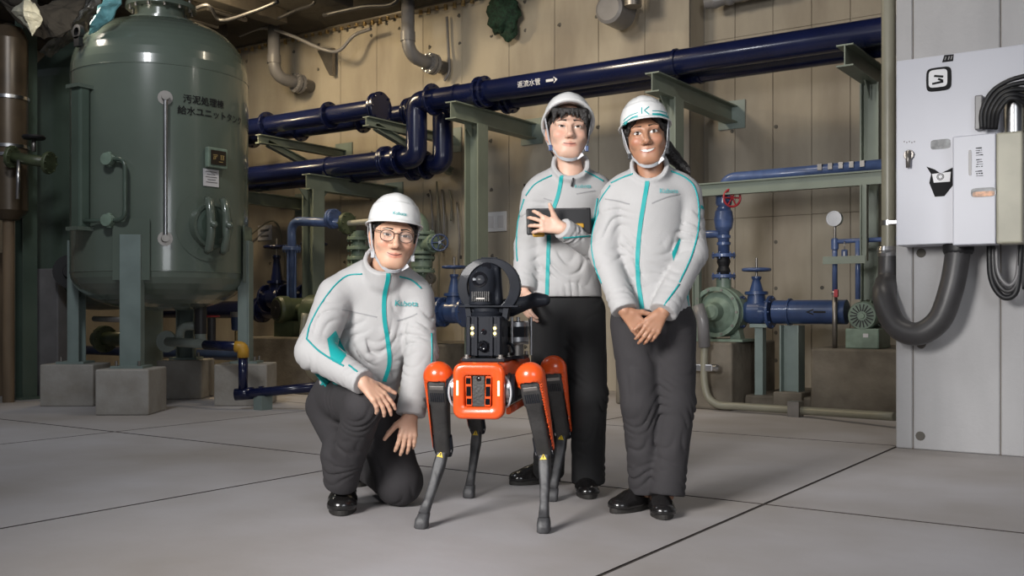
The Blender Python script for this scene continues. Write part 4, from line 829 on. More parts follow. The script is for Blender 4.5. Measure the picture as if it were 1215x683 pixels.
class Figure:
    def __init__(s, label, px, py, D, skin):
        s.D = D; s.base = Vector(((px-CX)/FOC*D, D, 0)); s.skin = skin; s.label = label
        s.cam = Vector((0, 0, CH))-s.base; s.R = Matrix.Translation(cw(s.base.x, s.base.y, 0)) @ Matrix.Rotation(TH, 4, 'Z')
    def J(s, px, py, d): return np.array([(px-CX)/FOC*d-s.base.x, d-s.D, CH-(py-HY)/FOC*d])
    def pix(s, P): Y = P[:, 1]+s.D; return CX+FOC*(P[:, 0]+s.base.x)/Y, HY-FOC*(P[:, 2]-CH)/Y
    def head(s, px, py, d, yaw, pitch, roll, sc):
        s.hs = sc; s.gaze = 0
        s.hR = np.array(Matrix.Rotation(math.radians(roll), 3, 'Y') @ Matrix.Rotation(math.radians(yaw), 3, 'Z') @ Matrix.Rotation(math.radians(pitch), 3, 'X'))
        s.hc = s.J(px, py, d)-s.hR@np.array([0, -.082, 0])*sc; return s
    def H(s, x, y, z): return s.hc+s.hR@(np.array([x, y, z], float)*s.hs)
    def Hn(s, x, y, z): return s.hR@np.array([x, y, z], float)
    def face(s, F, slim=1, smile=0, nose=1):
        h = s.hs; R = s.hR; H = s.H
        def el(c, r, k, op='add'): F.ell(H(*c), [x*h for x in r], k*h, R, op)
        def cp(a, b, ra, rb, k, op='add'): F.cap(H(*a), H(*b), ra*h, rb*h, k*h, op=op)
        el((0, .018, .028), (.074*slim, .092, .088), .02); el((0, -.016, -.028), (.067*slim, .068, .086), .03)
        el((0, -.054, -.094), (.030*slim, .030, .022), .03); el((0, -.060, -.066), (.035, .0235, .030), .02)
        for t in (-1, 1):
            cp((t*.054*slim, .0, -.052), (t*.022*slim, -.054, -.098), .022, .017, .03); el((t*.038*slim, -.062, -.030), (.026, .022, .022), .022)
            cp((t*.012, -.084, .017), (t*.046*slim, -.070, .018), .009, .010, .016); el((t*.031, -.096, -.001), (.017, .014, .010), .010, 'sub'); el((t*.031, -.0735, -.001), (.0155, .0135, .0125), .006)
            el((t*.0125*nose, -.094, -.041), (.0085*nose, .010, .008), .006); el((t*.078*slim, .014, -.012), (.011, .020, .031), .008); el((t*.0855*slim, .008, -.010), (.006, .010, .018), .006, 'sub')
            el((t*.007, -.098, -.048), (.0035, .004, .003), .003, 'sub')
        cp((0, -.086, .008), (0, -.106, -.032), .0075, .0105, .012); el((0, -.1075, -.037), (.0115*nose, .011, .010), .008)
        mz = -.068
        for t in (-1, 1):
            cp((0, -.0825, mz+.0040), (t*.029, -.0685, mz+.001+.006*smile), .0042, .0028, .006); cp((0, -.0815, mz-.0068), (t*.026, -.0685, mz-.002+.005*smile), .0050, .0032, .006)
        
        # neck
        F.cap(H(0, .022, -.05), s.nb, .052*h, .058, .02)
    def tint(s, P):
        q = ((P-s.hc)@s.hR)/s.hs; c = np.ones((len(P), 3)); x, y, z = q[:, 0], q[:, 1], q[:, 2]; fr = np.clip((-y-.05)/.02, 0, 1)
        def blob(cx, cz, rx, rz, col, p=2):
            w = np.clip(1.25-(((x-cx)/rx)**2+((z-cz)/rz)**2), 0, 1)*fr; w = np.clip(w*p, 0, 1)[:, None]; return c*(1-w)+c*np.array(col)*w
        for t in (-1, 1): c = blob(t*.040, -.03, .022, .018, (1.0, .86, .84), .7)
        c = blob(-.040, -.03, .022, .018, (1.0, .86, .84), .7); c = blob(0, -.040, .013, .012, (1.0, .88, .86), .6); c = blob(0, -.0705, .029, .0100, (.86, .58, .57), 1.6)
        ear = (np.abs(x) > .07) & (np.abs(z) < .05) & (y > -.03); c[ear] *= (1.0, .85, .82); return c
    def bvh(s, P, Q): return BVHTree.FromPolygons([tuple(p) for p in P], [tuple(int(i) for i in f) for f in Q])
    def hit(s, b, px, py, off=.001):
        d = Vector(((px-CX)/FOC, 1, -(py-HY)/FOC)).normalized(); p, n, i, L = b.ray_cast(s.cam, d)
        if p is None:
            p, n, i, L = b.find_nearest(s.cam+d*(s.D)); 
        if n.dot(d) > 0: n = -n
        return p+n*off, n
    def fhit(s, b, x, z, off=.0008):                    # straight into the face from its front
        o = Vector(s.H(x, -.3, z)); d = Vector(s.Hn(0, 1, 0)); p, n, i, L = b.ray_cast(o, d)
        if p is None: return Vector(s.H(x, -.09, z)), -d
        return p-d*off, (n if n.dot(d) < 0 else -n)
    def W(s, p): return s.R@Vector(p)
    def line(s, b, pts, w, name, m, parent, th=.0016, off=.001, n=8):
        q = spline([(x, y, 0) for x, y in pts], n); hs = [s.hit(b, p.x, p.y, off) for p in q]
        P = [h[0] for h in hs]; N = [h[1] for h in hs]
        for _ in range(2): P = [P[0]]+[(P[i-1]+P[i]*2+P[i+1])/4 for i in range(1, len(P)-1)]+[P[-1]]; N = [N[0]]+[(N[i-1]+N[i]*2+N[i+1]).normalized() for i in range(1, len(N)-1)]+[N[-1]]
        return MB().strip([s.W(p) for p in P], [s.R.to_3x3()@v for v in N], w, th).build(name, m, parent)
    def patch(s, b, poly, name, m, parent, rows=12, cols=8, off=.0015):
        y0, y1 = min(p[1] for p in poly)+.05, max(p[1] for p in poly)-.05; G = []
        for i in range(rows+1):
            y = y0+(y1-y0)*i/rows; xs = []
            for (xa, ya), (xb, yb) in zip(poly, poly[1:]+poly[:1]):
                if (ya > y) != (yb > y): xs.append(xa+(xb-xa)*(y-ya)/(yb-ya))
            xs = xs or [poly[0][0]]; a, c = min(xs), max(xs); G.append([s.W(s.hit(b, a+(c-a)*j/cols, y, off)[0]) for j in range(cols+1)])
        return MB().ring(G, False, False, True).build(name, m, parent)
    def cord(s, b, pts, r, name, m, parent, n=8):
        q = spline([(x, y, 0) for x, y in pts], n); P = [s.hit(b, p.x, p.y, r*.2)[0] for p in q]
        for _ in range(2): P = [P[0]]+[(P[i-1]+P[i]*2+P[i+1])/4 for i in range(1, len(P)-1)]+[P[-1]]
        return MB().tube([s.W(p) for p in P], r, 6).build(name, m, parent)
    def logo(s, b, text, px, py, size, ang, m, parent, bold=.0, sx=1, name='chest_logo', off=.002):
        c, t = math.cos(ang), math.sin(ang)
        def fn(x, y): x *= sx; return s.W(s.hit(b, px+c*x-t*y, py-(t*x+c*y), off)[0])
        return lettering(name, text, size, fn, m, parent, bold)
    def axes(s, lo, hi, fx, fy, fz, h0=.011, h1=.0027): return axis(lo[0], hi[0], h0, fx, h1), axis(lo[1], hi[1], h0, fy, h1), axis(lo[2], hi[2], h0, fz, h1)
    def eyes(s, b, body, w=.0145, up=.0058, dn=.0040, tilt=.0008, z0=-.001, brow=.020, browth=.0062, browarch=.003, x0=.031):
        for t in (-1, 1):
            mb = MB(); n = 12; top = []; bot = []
            for i in range(n+1):
                u = -1+2*i/n; xx = t*x0+u*w; sl = t*u*tilt; top.append((xx, z0+sl+up*(1-abs(u)**2.2))); bot.append((xx, z0+sl-dn*(1-u*u)))
            G = [[s.W(s.fhit(b, top[i][0], bot[i][1]+(top[i][1]-bot[i][1])*k/4, .0006)[0]) for i in range(n+1)] for k in range(5)]
            mb.ring(G, False, False, True)
            mb.mat(1); RG = []
            for rr in (.0002, .0022, .0046, .0070):
                P = []
                for k in range(14):
                    a = 2*math.pi*k/14; x = t*x0+rr*math.cos(a)+s.gaze; z = z0+.0008+rr*math.sin(a); u = max(-1, min(1, (x-t*x0)/w)); P.append(s.W(s.fhit(b, x, max(z0-dn*(1-u*u), min(z0+up*(1-abs(u)**2.2), z)), .0013)[0]))
                RG.append(P)
            mb.ring(RG, True, False, True); mb.build('eye', ['eyewhite', 'iris'], body)
            MB().tube([s.W(s.fhit(b, x, z, .0010)[0]) for x, z in top], [.0005]+[.00125]*(n-1)+[.0007], 6).build('lash_line', 'brow', body)
            MB().tube([s.W(s.fhit(b, x, z+.0042, .0002)[0]) for x, z in top], .0005, 5).build('eyelid_crease', 'lipline', body)
            P = []; N = []; ws = []
            for i in range(9):
                u = i/8; x = t*(.0135+u*.036); z = brow+browarch*math.sin(u*2.2)-.004*max(0, u-.6)*2.5; p, nn = s.fhit(b, x, z, .0006); P.append(s.W(p)); N.append(s.R.to_3x3()@nn); ws.append(s.hs*browth*(1.1-.75*u))
            MB().strip(P, N, ws, .0009).build('eyebrow', 'brow', body)
    def mouth(s, b, body, smile=0, teeth=False, w=.021):
        mz = -.0695; T = []; B = []
        for i in range(13):
            u = -1+i/6; zc = mz+smile*.0075*u*u
            T.append((u*w, zc+(.0042*(1-u*u) if teeth else .0017))); B.append((u*w, zc-(.0058*(1-u*u)+.0003 if teeth else .0013)))
        G = [[s.W(s.fhit(b, B[i][0], B[i][1]+(T[i][1]-B[i][1])*k/3, .0012)[0]) for i in range(13)] for k in range(4)]
        MB().ring(G, False, False, True).build('teeth' if teeth else 'mouth_line', 'teeth' if teeth else 'lipline', body)
        if teeth: MB().tube([s.W(s.fhit(b, x, z, .0008)[0]) for x, z in T], .0007, 5).build('lip_line', 'lipline', body); MB().tube([s.W(s.fhit(b, x, z, .0008)[0]) for x, z in B], .0007, 5).build('lip_line', 'lipline', body)
    def helmet(s, body, tilt=0, lift=0, size=1, visor=.034):
        ht = math.radians(tilt); n = 48; mb = MB(); c0 = np.array([0, .012, .040+lift]); a, b, c = .092*size, .112*size, .094*size
        ct, st = math.cos(ht), math.sin(ht)
        def pt(x, y, z): y2 = y*ct-z*st; z2 = y*st+z*ct; return s.W(s.H(*(c0+np.array([x, y2, z2]))))
        s.hpt = pt
        def rim(f): return -.004-.022*(1-math.cos(f))/2     # rim drops towards the back
        rings = []
        def ringof(k, e, dz=0, vis=0):
            out = []
            for j in range(n):
                f = 2*math.pi*j/n; sx, cy = math.sin(f), math.cos(f); v = vis*max(0, cy)**1.3
                r = math.sin(k*math.pi/2)**.88; z = c*max(0, 1-r**2.5)**.5*(1-.0)+rim(f)*k*k+dz; xx = (a+e)*sx*r
                bump = .003*math.exp(-(xx/.018)**2)*(1-k**4)
                out.append(pt(xx, -((b+e)*cy*r+v), z+bump-(.010*v/.034 if v else 0)))
            return out
        ks = [.03, .12, .22, .32, .42, .52, .58, .60]; rings = [ringof(k, 0) for k in ks]+[ringof(k, .003) for k in (.605, .66, .76, .86, .94, 1.0)]
        rings += [ringof(1.0, .009, -.003, visor*.55), ringof(1.0, .012, -.006, visor), ringof(1.0, .011, -.010, visor), ringof(1.0, -.002, -.006, 0), ringof(.9, -.006), ringof(.6, -.008), ringof(.2, -.008)]
        mb.ring(rings, True, True); o = mb.build('helmet', 'helmet', body)
        s.hel = BVHTree.FromPolygons([tuple(s.R.inverted()@Vector(v)) for v in mb.v], mb.f, epsilon=0)
        bd = MB(); bd.ring([ringof(k, -.0075) for k in (.93, .98)], True, False); bd.build('head_band', 'black', o)
        return o
    def strap(s, pts, w, name, parent, m='strap', th=.0012):
        q = spline(pts, 5); P = [s.W(s.H(*p)) for p in q]; N = [s.R.to_3x3()@Vector(s.Hn(p.x, p.y-.0, p.z*.35+.0)) for p in q]
        return MB().strip(P, N, w, th).build(name, m, parent)
    def hand(s, F, w, f, n, thumb, curl, sc=1, spread=.10, thumbdir=None, thcurl=.4):
        w = np.array(w, float); f = np.array(f, float); f /= np.linalg.norm(f); n = np.array(n, float); n -= f*(n@f); n /= np.linalg.norm(n); sd = np.cross(n, f)*thumb
        offs = (.030, .010, -.010, -.028); Ls = (.074, .083, .077, .060); kn = (.086, .089, .085, .078)
        F.cap(w-f*.03*sc, w+f*.02*sc, .025*sc, .024*sc, .012, n, .75)
        for i in range(4):
            k0 = w+(f*kn[i]+sd*offs[i])*sc; F.cap(w+(f*.012+sd*offs[i]*.55)*sc, k0-n*.002*sc, .0145*sc, .0115*sc, .010)
            c = curl[i] if isinstance(curl[i], (list, tuple)) else (curl[i],)*3; a = 0; p = k0; d0 = f+sd*offs[i]/.03*spread; d0 /= np.linalg.norm(d0)
            for j, (fr, r0, r1) in enumerate(((.46, .0098, .0088), (.30, .0088, .0080), (.24, .0080, .0064))):
                a += c[j]; q = p+(d0*math.cos(a)-n*math.sin(a))*Ls[i]*fr*sc; F.cap(p, q, r0*sc, r1*sc, .003 if j else .006); p = q
        p = w+(f*.020+sd*.020)*sc; d = thumbdir if thumbdir is not None else sd*.75+f*.65-n*.25; d = np.array(d, float); d /= np.linalg.norm(d)
        q = p+d*.042*sc; F.cap(p, q, .0160*sc, .0125*sc, .012); d2 = d*math.cos(thcurl)+f*math.sin(thcurl); q2 = q+d2*.034*sc; F.cap(q, q2, .0118*sc, .0105*sc, .004); d3 = d*math.cos(thcurl*1.6)+f*math.sin(thcurl*1.6); F.cap(q2, q2+d3*.024*sc, .0102*sc, .0078*sc, .004)
    def shoe(s, c, ang, L=.27, parent=None, sc=1):
        # c: heel-to-toe centre on the floor (local), ang: direction the toe points to, measured from local -Y towards +X
        c = np.array(c, float); d = np.array([math.sin(ang), -math.cos(ang), 0])*sc; l = np.array([-d[1], d[0], 0]); h = .0045; U = np.array([0, 0, 1.])*sc
        lo = c-np.array([.24, .24, .0]); hi = c+np.array([.24, .24, .16*sc]); F = Field(axis(lo[0], hi[0], h), axis(lo[1], hi[1], h), axis(0.004, hi[2], h))
        F.cap(c-d*(L/2-.05)+U*.045, c+d*.03+U*.04, .041*sc, .046*sc, .02, U, .9); F.cap(c+d*.02+U*.035, c+d*(L/2-.055)+U*.03, .048*sc, .047*sc, .02, U, .62); F.ell(c+d*(L/2-.05)+U*.03, (.046*sc, .046*sc, .032*sc), .02)
        F.cap(c-d*(L/2-.065)+U*.05, c-d*(L/2-.075)+U*.105, .040*sc, .037*sc, .02); F.cap(c-d*.02+U*.07, c+d*.055+U*.045, .032*sc, .03*sc, .02)
        F.cut(c+V3(0, 0, .020), V3(0, 0, -1))
        o, P, Q = field_obj('shoe', F, 'shoe', parent)
        poly = []
        for k in range(28):
            a = 2*math.pi*k/28; y = math.cos(a); x = math.sin(a); wd = .046 if y > 0 else .040; poly.append((x*wd*(1.06 if y > .2 else 1), math.copysign(abs(y)**.8, y)*(L/2)))
        b0 = [s.W(c+l*x+d*y+V3(0, 0, .001)) for x, y in poly]; MB().ring([b0, [p+EZ*.022 for p in b0]], True, True, False).build('sole', 'sole', o, bevel=.004)
        for k in range(4):
            t = -.01+k*.022; z = .098-k*.0125; a0 = c+d*(t+.012)-l*.022+U*z; a1 = c+d*t+l*.022+U*z; MB().tube([s.W(a0-U*.008), s.W((a0+a1)/2+U*.006), s.W(a1-U*.008)], .003, 6).build('lace', 'sole', o)
        return o
def V3(*a): return np.array(a, float)
def nrm(v): v = np.array(v, float); return v/np.linalg.norm(v)
def sleeve(F, a, e, w, r0, r1, r2, k=.03, fold=.006, cuffclip=True, ph=0, push=None):
    a, e, w = map(lambda v: np.array(v, float), (a, e, w)); F.cap(a, e, r0, r1, k); d = nrm(w-e)
    F.cap(e, w+d*.01, r1, r2, .02, clip=[(w, d)] if cuffclip else ())
    F.cap(w-d*.035, w+d*.01, r2+.003, r2+.002, .008, clip=[(w, d)])
    m = (a+e)/2; F.folds(e, .15, fold*1.5, nrm(w-a), .042, .35, ph); F.folds(m, .18, fold*.8, nrm(e-a)+V3(.5, 0, .3), .06, .45, ph+1); F.folds((e+w)/2, .16, fold*.9, d+V3(.3, 0, -.3), .05, .4, ph+2); F.folds(w-d*.05, .09, fold*.8, d, .03, .3, ph+3)
# ------------------------------------------------------------------ the three people
def make_person(f, P):
    """P: joints and settings; builds body, jacket, trousers, hair, helmet, straps as one figure"""
    J = f.J
    # ---- body
    lo, hi = P['lo'], P['hi']; F = Field(*f.axes(lo, hi, P['fx'], P['fy'], P['fz'])); f.nb = P['nb']; f.face(F, P.get('slim', 1), P.get('smile', 0), P.get('nose', 1))
    pel = P['pelvis']; F.cap(f.nb-V3(0, -.02, .06), pel, .055, .085, .03, (0, 1, 0), .8); F.cap(f.nb, f.nb-V3(0, -.02, .06), .058, .055, .02)
    for a, e, w, *r in P['arms']: F.cap(f.nb-V3(0, 0, .06), a, .05, .045, .03); F.cap(a, e, .042, .036, .02); F.cap(e, w, .034, .026, .02)
    for h, k, a, *r in P['legs']: F.cap(pel, h, .07, .06, .03); F.cap(h, k, .058, .045, .03); F.cap(k, a, .042, .032, .02)
    for hd in P['hands']: f.hand(F, *hd[:5], **hd[5])
    body, bP, bQ = field_obj('person', F, f.skin, None, 0, f.tint)
    f.body = body; body.location = f.R.translation; body.rotation_euler = (0, 0, TH); ROOT[body.name] = f.R; props(body, f.label, 'person', 'staff in white helmets and grey jackets')
    b = f.bb = f.bvh(bP, bQ)
    f.eyes(b, body, **P.get('eyes', {})); f.mouth(b, body, **P.get('mouth', {}))
    # ---- trousers
    Fz = P.get('ths', .0055); F = Field(axis(lo[0], hi[0], Fz), axis(lo[1], hi[1], Fz), axis(0.004, P['ttop'], Fz)); F.ell(pel, P['pelr'], .03)
    for i, (h, k, a, rh, rk, ra) in enumerate(P['legs']):
        h, k, a = map(np.array, (h, k, a)); F.cap(h, k, rh, rk, .03); d = nrm(a-k); F.cap(k, a+d*.01, rk, ra, .02, clip=[(a, d)]); F.cap(a-d*.1, a+d*.01, ra+.002, ra+.006, .01, clip=[(a, d)])
    for x in P.get('textra', []): F.cap(*x)
    for i, (h, k, a, rh, rk, ra) in enumerate(P['legs']):
        h, k, a = map(np.array, (h, k, a)); d = nrm(a-k); F.folds(k, .17, .008, d+V3(.5-i, .2, 0), .05, .4, i*2); F.folds(a-d*.07, .13, .008, d+V3(.35, 0, 0), .042, .4, 1+i); F.folds((h+k)/2, .17, .005, nrm(k-h)+V3(.8*(1-2*i), 0, .2), .075, .4, 3+i); F.folds(h, .15, .006, V3(1-2*i, 0, .8), .045, .3, 4+i); F.folds((k+a)/2, .15, .005, d+V3(.6, .3, .2), .06, .5, 5)
    f.tr, tP, tQ = field_obj('trousers', F, P['tmat'], body, 1); f.tb = f.bvh(tP, tQ)
    # ---- jacket
    F = Field(axis(lo[0], hi[0], .0052), axis(lo[1], hi[1], .0052), axis(P['jz'][0], P['jz'][1], .0052))
    for x in P['torso']: F.cap(*x[:-1], **x[-1]) if isinstance(x[-1], dict) else F.cap(*x)
    for c in P['tfolds']: F.folds(*c)
    if 'hem' in P: F.cut(*P['hem'])
    for i, (a, e, w, r0, r1, r2) in enumerate(P['arms']): sleeve(F, a, e, w, r0, r1, r2, .018, P.get('sfold', .006), True, i*1.7)
    c0, c1, rc = P['collar']; d = nrm(c1-c0); F.cap(c0, c1+d*.02, rc*1.06, rc, .015, clip=[(c1, d+V3(0, -.55, 0))]); F.cap(c0+d*.02, c1+d*.08, rc*.74, rc*.84, .006, op='sub')
    for p, q, r in P.get('notch', []): F.cap(p, q, r, r, .006, op='sub')
    pol = []
    def pick(Pv, Q):
        c = Pv[Q].mean(1); x, y = f.pix(c); e1 = Pv[Q[:, 1]]-Pv[Q[:, 0]]; e2 = Pv[Q[:, 2]]-Pv[Q[:, 0]]; n = np.cross(e1, e2); v = c-np.array(f.cam); fr = (n*v).sum(1) < 0; m = np.zeros(len(Q), np.int32)
        for pg in pol: m[inpoly(x, y, pg) & fr] = 1
        return m
    f.ja, jP, jQ = field_obj('jacket', F, ['jacket', 'teal'], body, 1, None, pick); f.jb = jb = f.bvh(jP, jQ)
    for pg in P.get('teal', []): f.patch(jb, pg, 'side_panel', 'teal', f.ja)
    f.line(jb, P['zip'], .017, 'zip_placket', 'teal', f.ja, .0022, .001, 10)
    for pts in P.get('piping', []): f.cord(jb, pts, .0036, 'piping', 'tealprint', f.ja)
    for pts in P.get('pocket', []): f.line(jb, pts, .005, 'pocket_welt', 'seamline', f.ja, .0015)
    px, py, sz, an = P['logo']; f.logo(jb, 'Kubota', px, py, sz, an, 'tealprint' if P.get('solid') else 'tealsilver', f.ja, .004*sz, off=.0055)
    # ---- hair and helmet
    F = Field(*[axis(c-.19, c+.19, .0042) for c in f.hc]); R = f.hR; h = f.hs
    F.ell(f.H(0, .020, .026), [x*h for x in (.0795*P.get('slim', 1), .096, .086)], .01, R); F.ell(f.H(0, .05, -.045), [x*h for x in (.068, .06, .07)], .03, R)
    for x in P.get('hair', []): F.cap(f.H(*x[0]), f.H(*x[1]), x[2]*h, x[3]*h, .01)
    for t in (-1, 1): F.cap(f.H(t*.074, -.008, .03), f.H(t*.074, -.012, P.get('burn', -.02)), .012*h, .006*h, .01)
    F.ell(f.H(0, -.105, P.get('hairline', -.062)), [x*h for x in (.068, .085, .112)], .004, R, op='sub')
    for x in P.get('fringe', []): F.cap(f.H(*x[0]), f.H(*x[1]), x[2]*h, x[3]*h, .004)
    f.hr, hP, hQ = field_obj('hair', F, 'hair', body, 1)
    hm = f.helmet(body, **P['helmet'])
    for t in (-1, 1):
        w = .010*h; f.strap([(t*.092, -.022, .045), (t*.084, -.030, .0), (t*.076, -.036, -.045), (t*.062, -.044, -.082), (t*.045, -.052, -.104)], w, 'chin_strap', hm)
        f.strap([(t*.090, .045, .035), (t*.088, .022, -.015), (t*.078, -.010, -.058), (t*.066, -.036, -.080)], w*.9, 'rear_strap', hm)
        MB().box(f.W(f.H(t*.071, -.042, -.076)), (.014*h, .012*h, .022*h), TH).build('strap_buckle', P.get('buckle', 'black'), hm, bevel=.002)
    f.strap([(-.046, -.052, -.104), (-.026, -.066, -.122), (0, -.072, -.128), (.026, -.066, -.122), (.046, -.052, -.104)], .012*h, 'chin_band', hm)
    MB().box(f.W(f.H(.043, -.056, -.110)), (.030*h, .012*h, .014*h), mx=(f.R.to_3x3()@Matrix(f.hR.tolist())@Matrix.Rotation(.6*-1, 3, 'Y'))).build('strap_clip', 'white', hm, bevel=.002)
    for c, a, *k in P['shoes']: f.shoe(c, a, parent=body, sc=k[0] if k else 1)
    return f
# ---------------- kneeling man
f = Figure('kneeling person in round glasses and white helmet, one hand on the raised knee', 430, 0, 4.2, 'skinA'); J = f.J
f.head(470, 279, 3.98, 13, 3, 5, 1.12)
kn = J(432, 480, 3.93); w1 = J(431, 453, 3.835); w2 = J(487, 492, 4.06)
K = dict(lo=(-.36, -.46, .0), hi=(.38, .72, 1.32), fx=[(-.02, .36)], fy=[(-.45, .12)], fz=[(.18, .62), (.95, 1.26)], nb=J(455, 326, 4.17), smile=.5, nose=1.05,
  eyes=dict(w=.0150, up=.0050, dn=.0036), mouth=dict(smile=.9, w=.026), pelvis=J(420, 466, 4.34), pelr=(.16, .14, .12), ttop=.66, tmat='trouser',
  arms=[(J(399, 350, 4.13), J(373, 417, 4.0), w1, .078, .074, .047), (J(494, 352, 4.2), J(500, 418, 4.14), w2, .074, .066, .056)],
  legs=[(J(398, 472, 4.33), kn, J(405, 572, 4.13), .105, .078, .060), (J(446, 480, 4.33), J(473, 571, 4.28), J(438, 556, 4.74), .105, .098, .062)],
  textra=[(J(386, 482, 4.34), J(400, 522, 4.16), .085, .06, .03), (J(398, 540, 4.12), J(404, 568, 4.12), .062, .062, .03)],
  hands=[(w1, V3(.62, -.10, -.58), V3(.25, -.62, .74), 1, [.22, .30, .36, .45], dict(sc=1.0)), (w2, V3(-.10, -.18, -.96), V3(.30, -.93, .1), -1, [.30, .28, .28, .3], dict(sc=1.0, spread=.12))],
  torso=[(J(412, 347, 4.17), J(484, 349, 4.22), .082, .080, .03), (J(447, 352, 4.2), J(441, 410, 4.22), .160, .160, .04, V3(0, 1, .1), .70), (J(441, 410, 4.22), J(422, 470, 4.3), .160, .165, .04, V3(0, 1, .2), .76), (J(452, 320, 4.16), J(414, 341, 4.15), .058, .066, .04), (J(460, 320, 4.17), J(488, 343, 4.19), .056, .062, .04)],
  hem=(J(420, 477, 4.25), V3(-.1, -.15, -1)), jz=(.36, 1.16), sfold=.0065,
  tfolds=[(J(430, 425, 4.1), .2, .010, V3(.5, 0, .85), .06, .4, .5), (J(470, 420, 4.1), .18, .008, V3(-.6, 0, .7), .055, .4, 1.5), (J(405, 385, 4.1), .14, .008, V3(.8, 0, -.5), .045, .4, 2), (J(480, 375, 4.1), .14, .005, V3(-.9, 0, .4), .05, .4, 3), (J(440, 455, 4.15), .15, .010, V3(.2, 0, 1), .045, .35, 0)],
  collar=(J(455, 328, 4.14), J(456, 306, 4.10), .083), notch=[(J(456, 312, 4.06), J(462, 300, 3.97), .016)],
  zip=[(461, 318), (460, 332), (456, 352), (456, 378), (460, 405), (462, 430), (456, 452)], logo=(482, 360, 9.4, -.05), solid=True,
  piping=[[(430, 325), (412, 327), (396, 340), (380, 362), (368, 385), (364, 402)], [(364, 402), (377, 415), (395, 427), (408, 434)], [(414, 433), (424, 441)], [(474, 328), (488, 332), (500, 342)], [(512, 395), (512, 430), (507, 460)]],
  pocket=[[(405, 367), (420, 370), (447, 376)], [(471, 380), (483, 377), (495, 372)]], teal=[[(388, 402), (398, 392), (412, 420), (404, 432), (393, 428)], [(361, 470), (366, 440), (378, 446), (402, 456), (402, 466), (380, 470)]],
  helmet=dict(tilt=-4, lift=.016, size=1.0, visor=.022), hairline=-.075, shoes=[(J(407, 0, 4.215)*V3(1, 1, 0), .12, 1.2), (J(436, 0, 4.86)*V3(1, 1, 0), 2.9)], buckle='strap')
make_person(f, K); KN = f
f.logo(f.hel, 'Kubota', 474, 253.5, 5.4, -.12, 'tealprint', f.body, .05, name='helmet_logo', off=.004)
gl = thing('spectacles', 'x', 'x'); bpy.data.objects.remove(gl)
m = MB(); rim = []
for t in (-1, 1):
    P = []
    for k in range(25):
        a = 2*math.pi*k/24; x = t*.033+.0235*math.copysign(abs(math.cos(a))**.8, math.cos(a)); z = -.004+.0195*math.copysign(abs(math.sin(a))**.85, math.sin(a)); P.append(f.W(f.H(x, -.103+.25*abs(x)**1.0*.35, z)))
    m.tube(P, .0017, 6, False); rim.append(P)
m.tube([f.W(f.H(x, -.1015, .004+.003*(1-(x/.01)**2))) for x in (-.0105, -.005, 0, .005, .0105)], .0015, 6)
sp = m.build('spectacle_frame', 'frame', f.body)
for P in rim: MB().add(P[:-1], [list(range(24))]).build('lens', 'lens', sp)
for t in (-1, 1): MB().tube([f.W(f.H(t*.056, -.100, .010)), f.W(f.H(t*.068, -.085, .011)), f.W(f.H(t*.083, .0, .010)), f.W(f.H(t*.083, .03, -.005))], .0018, 6).build('temple_arm', 'frame', sp)

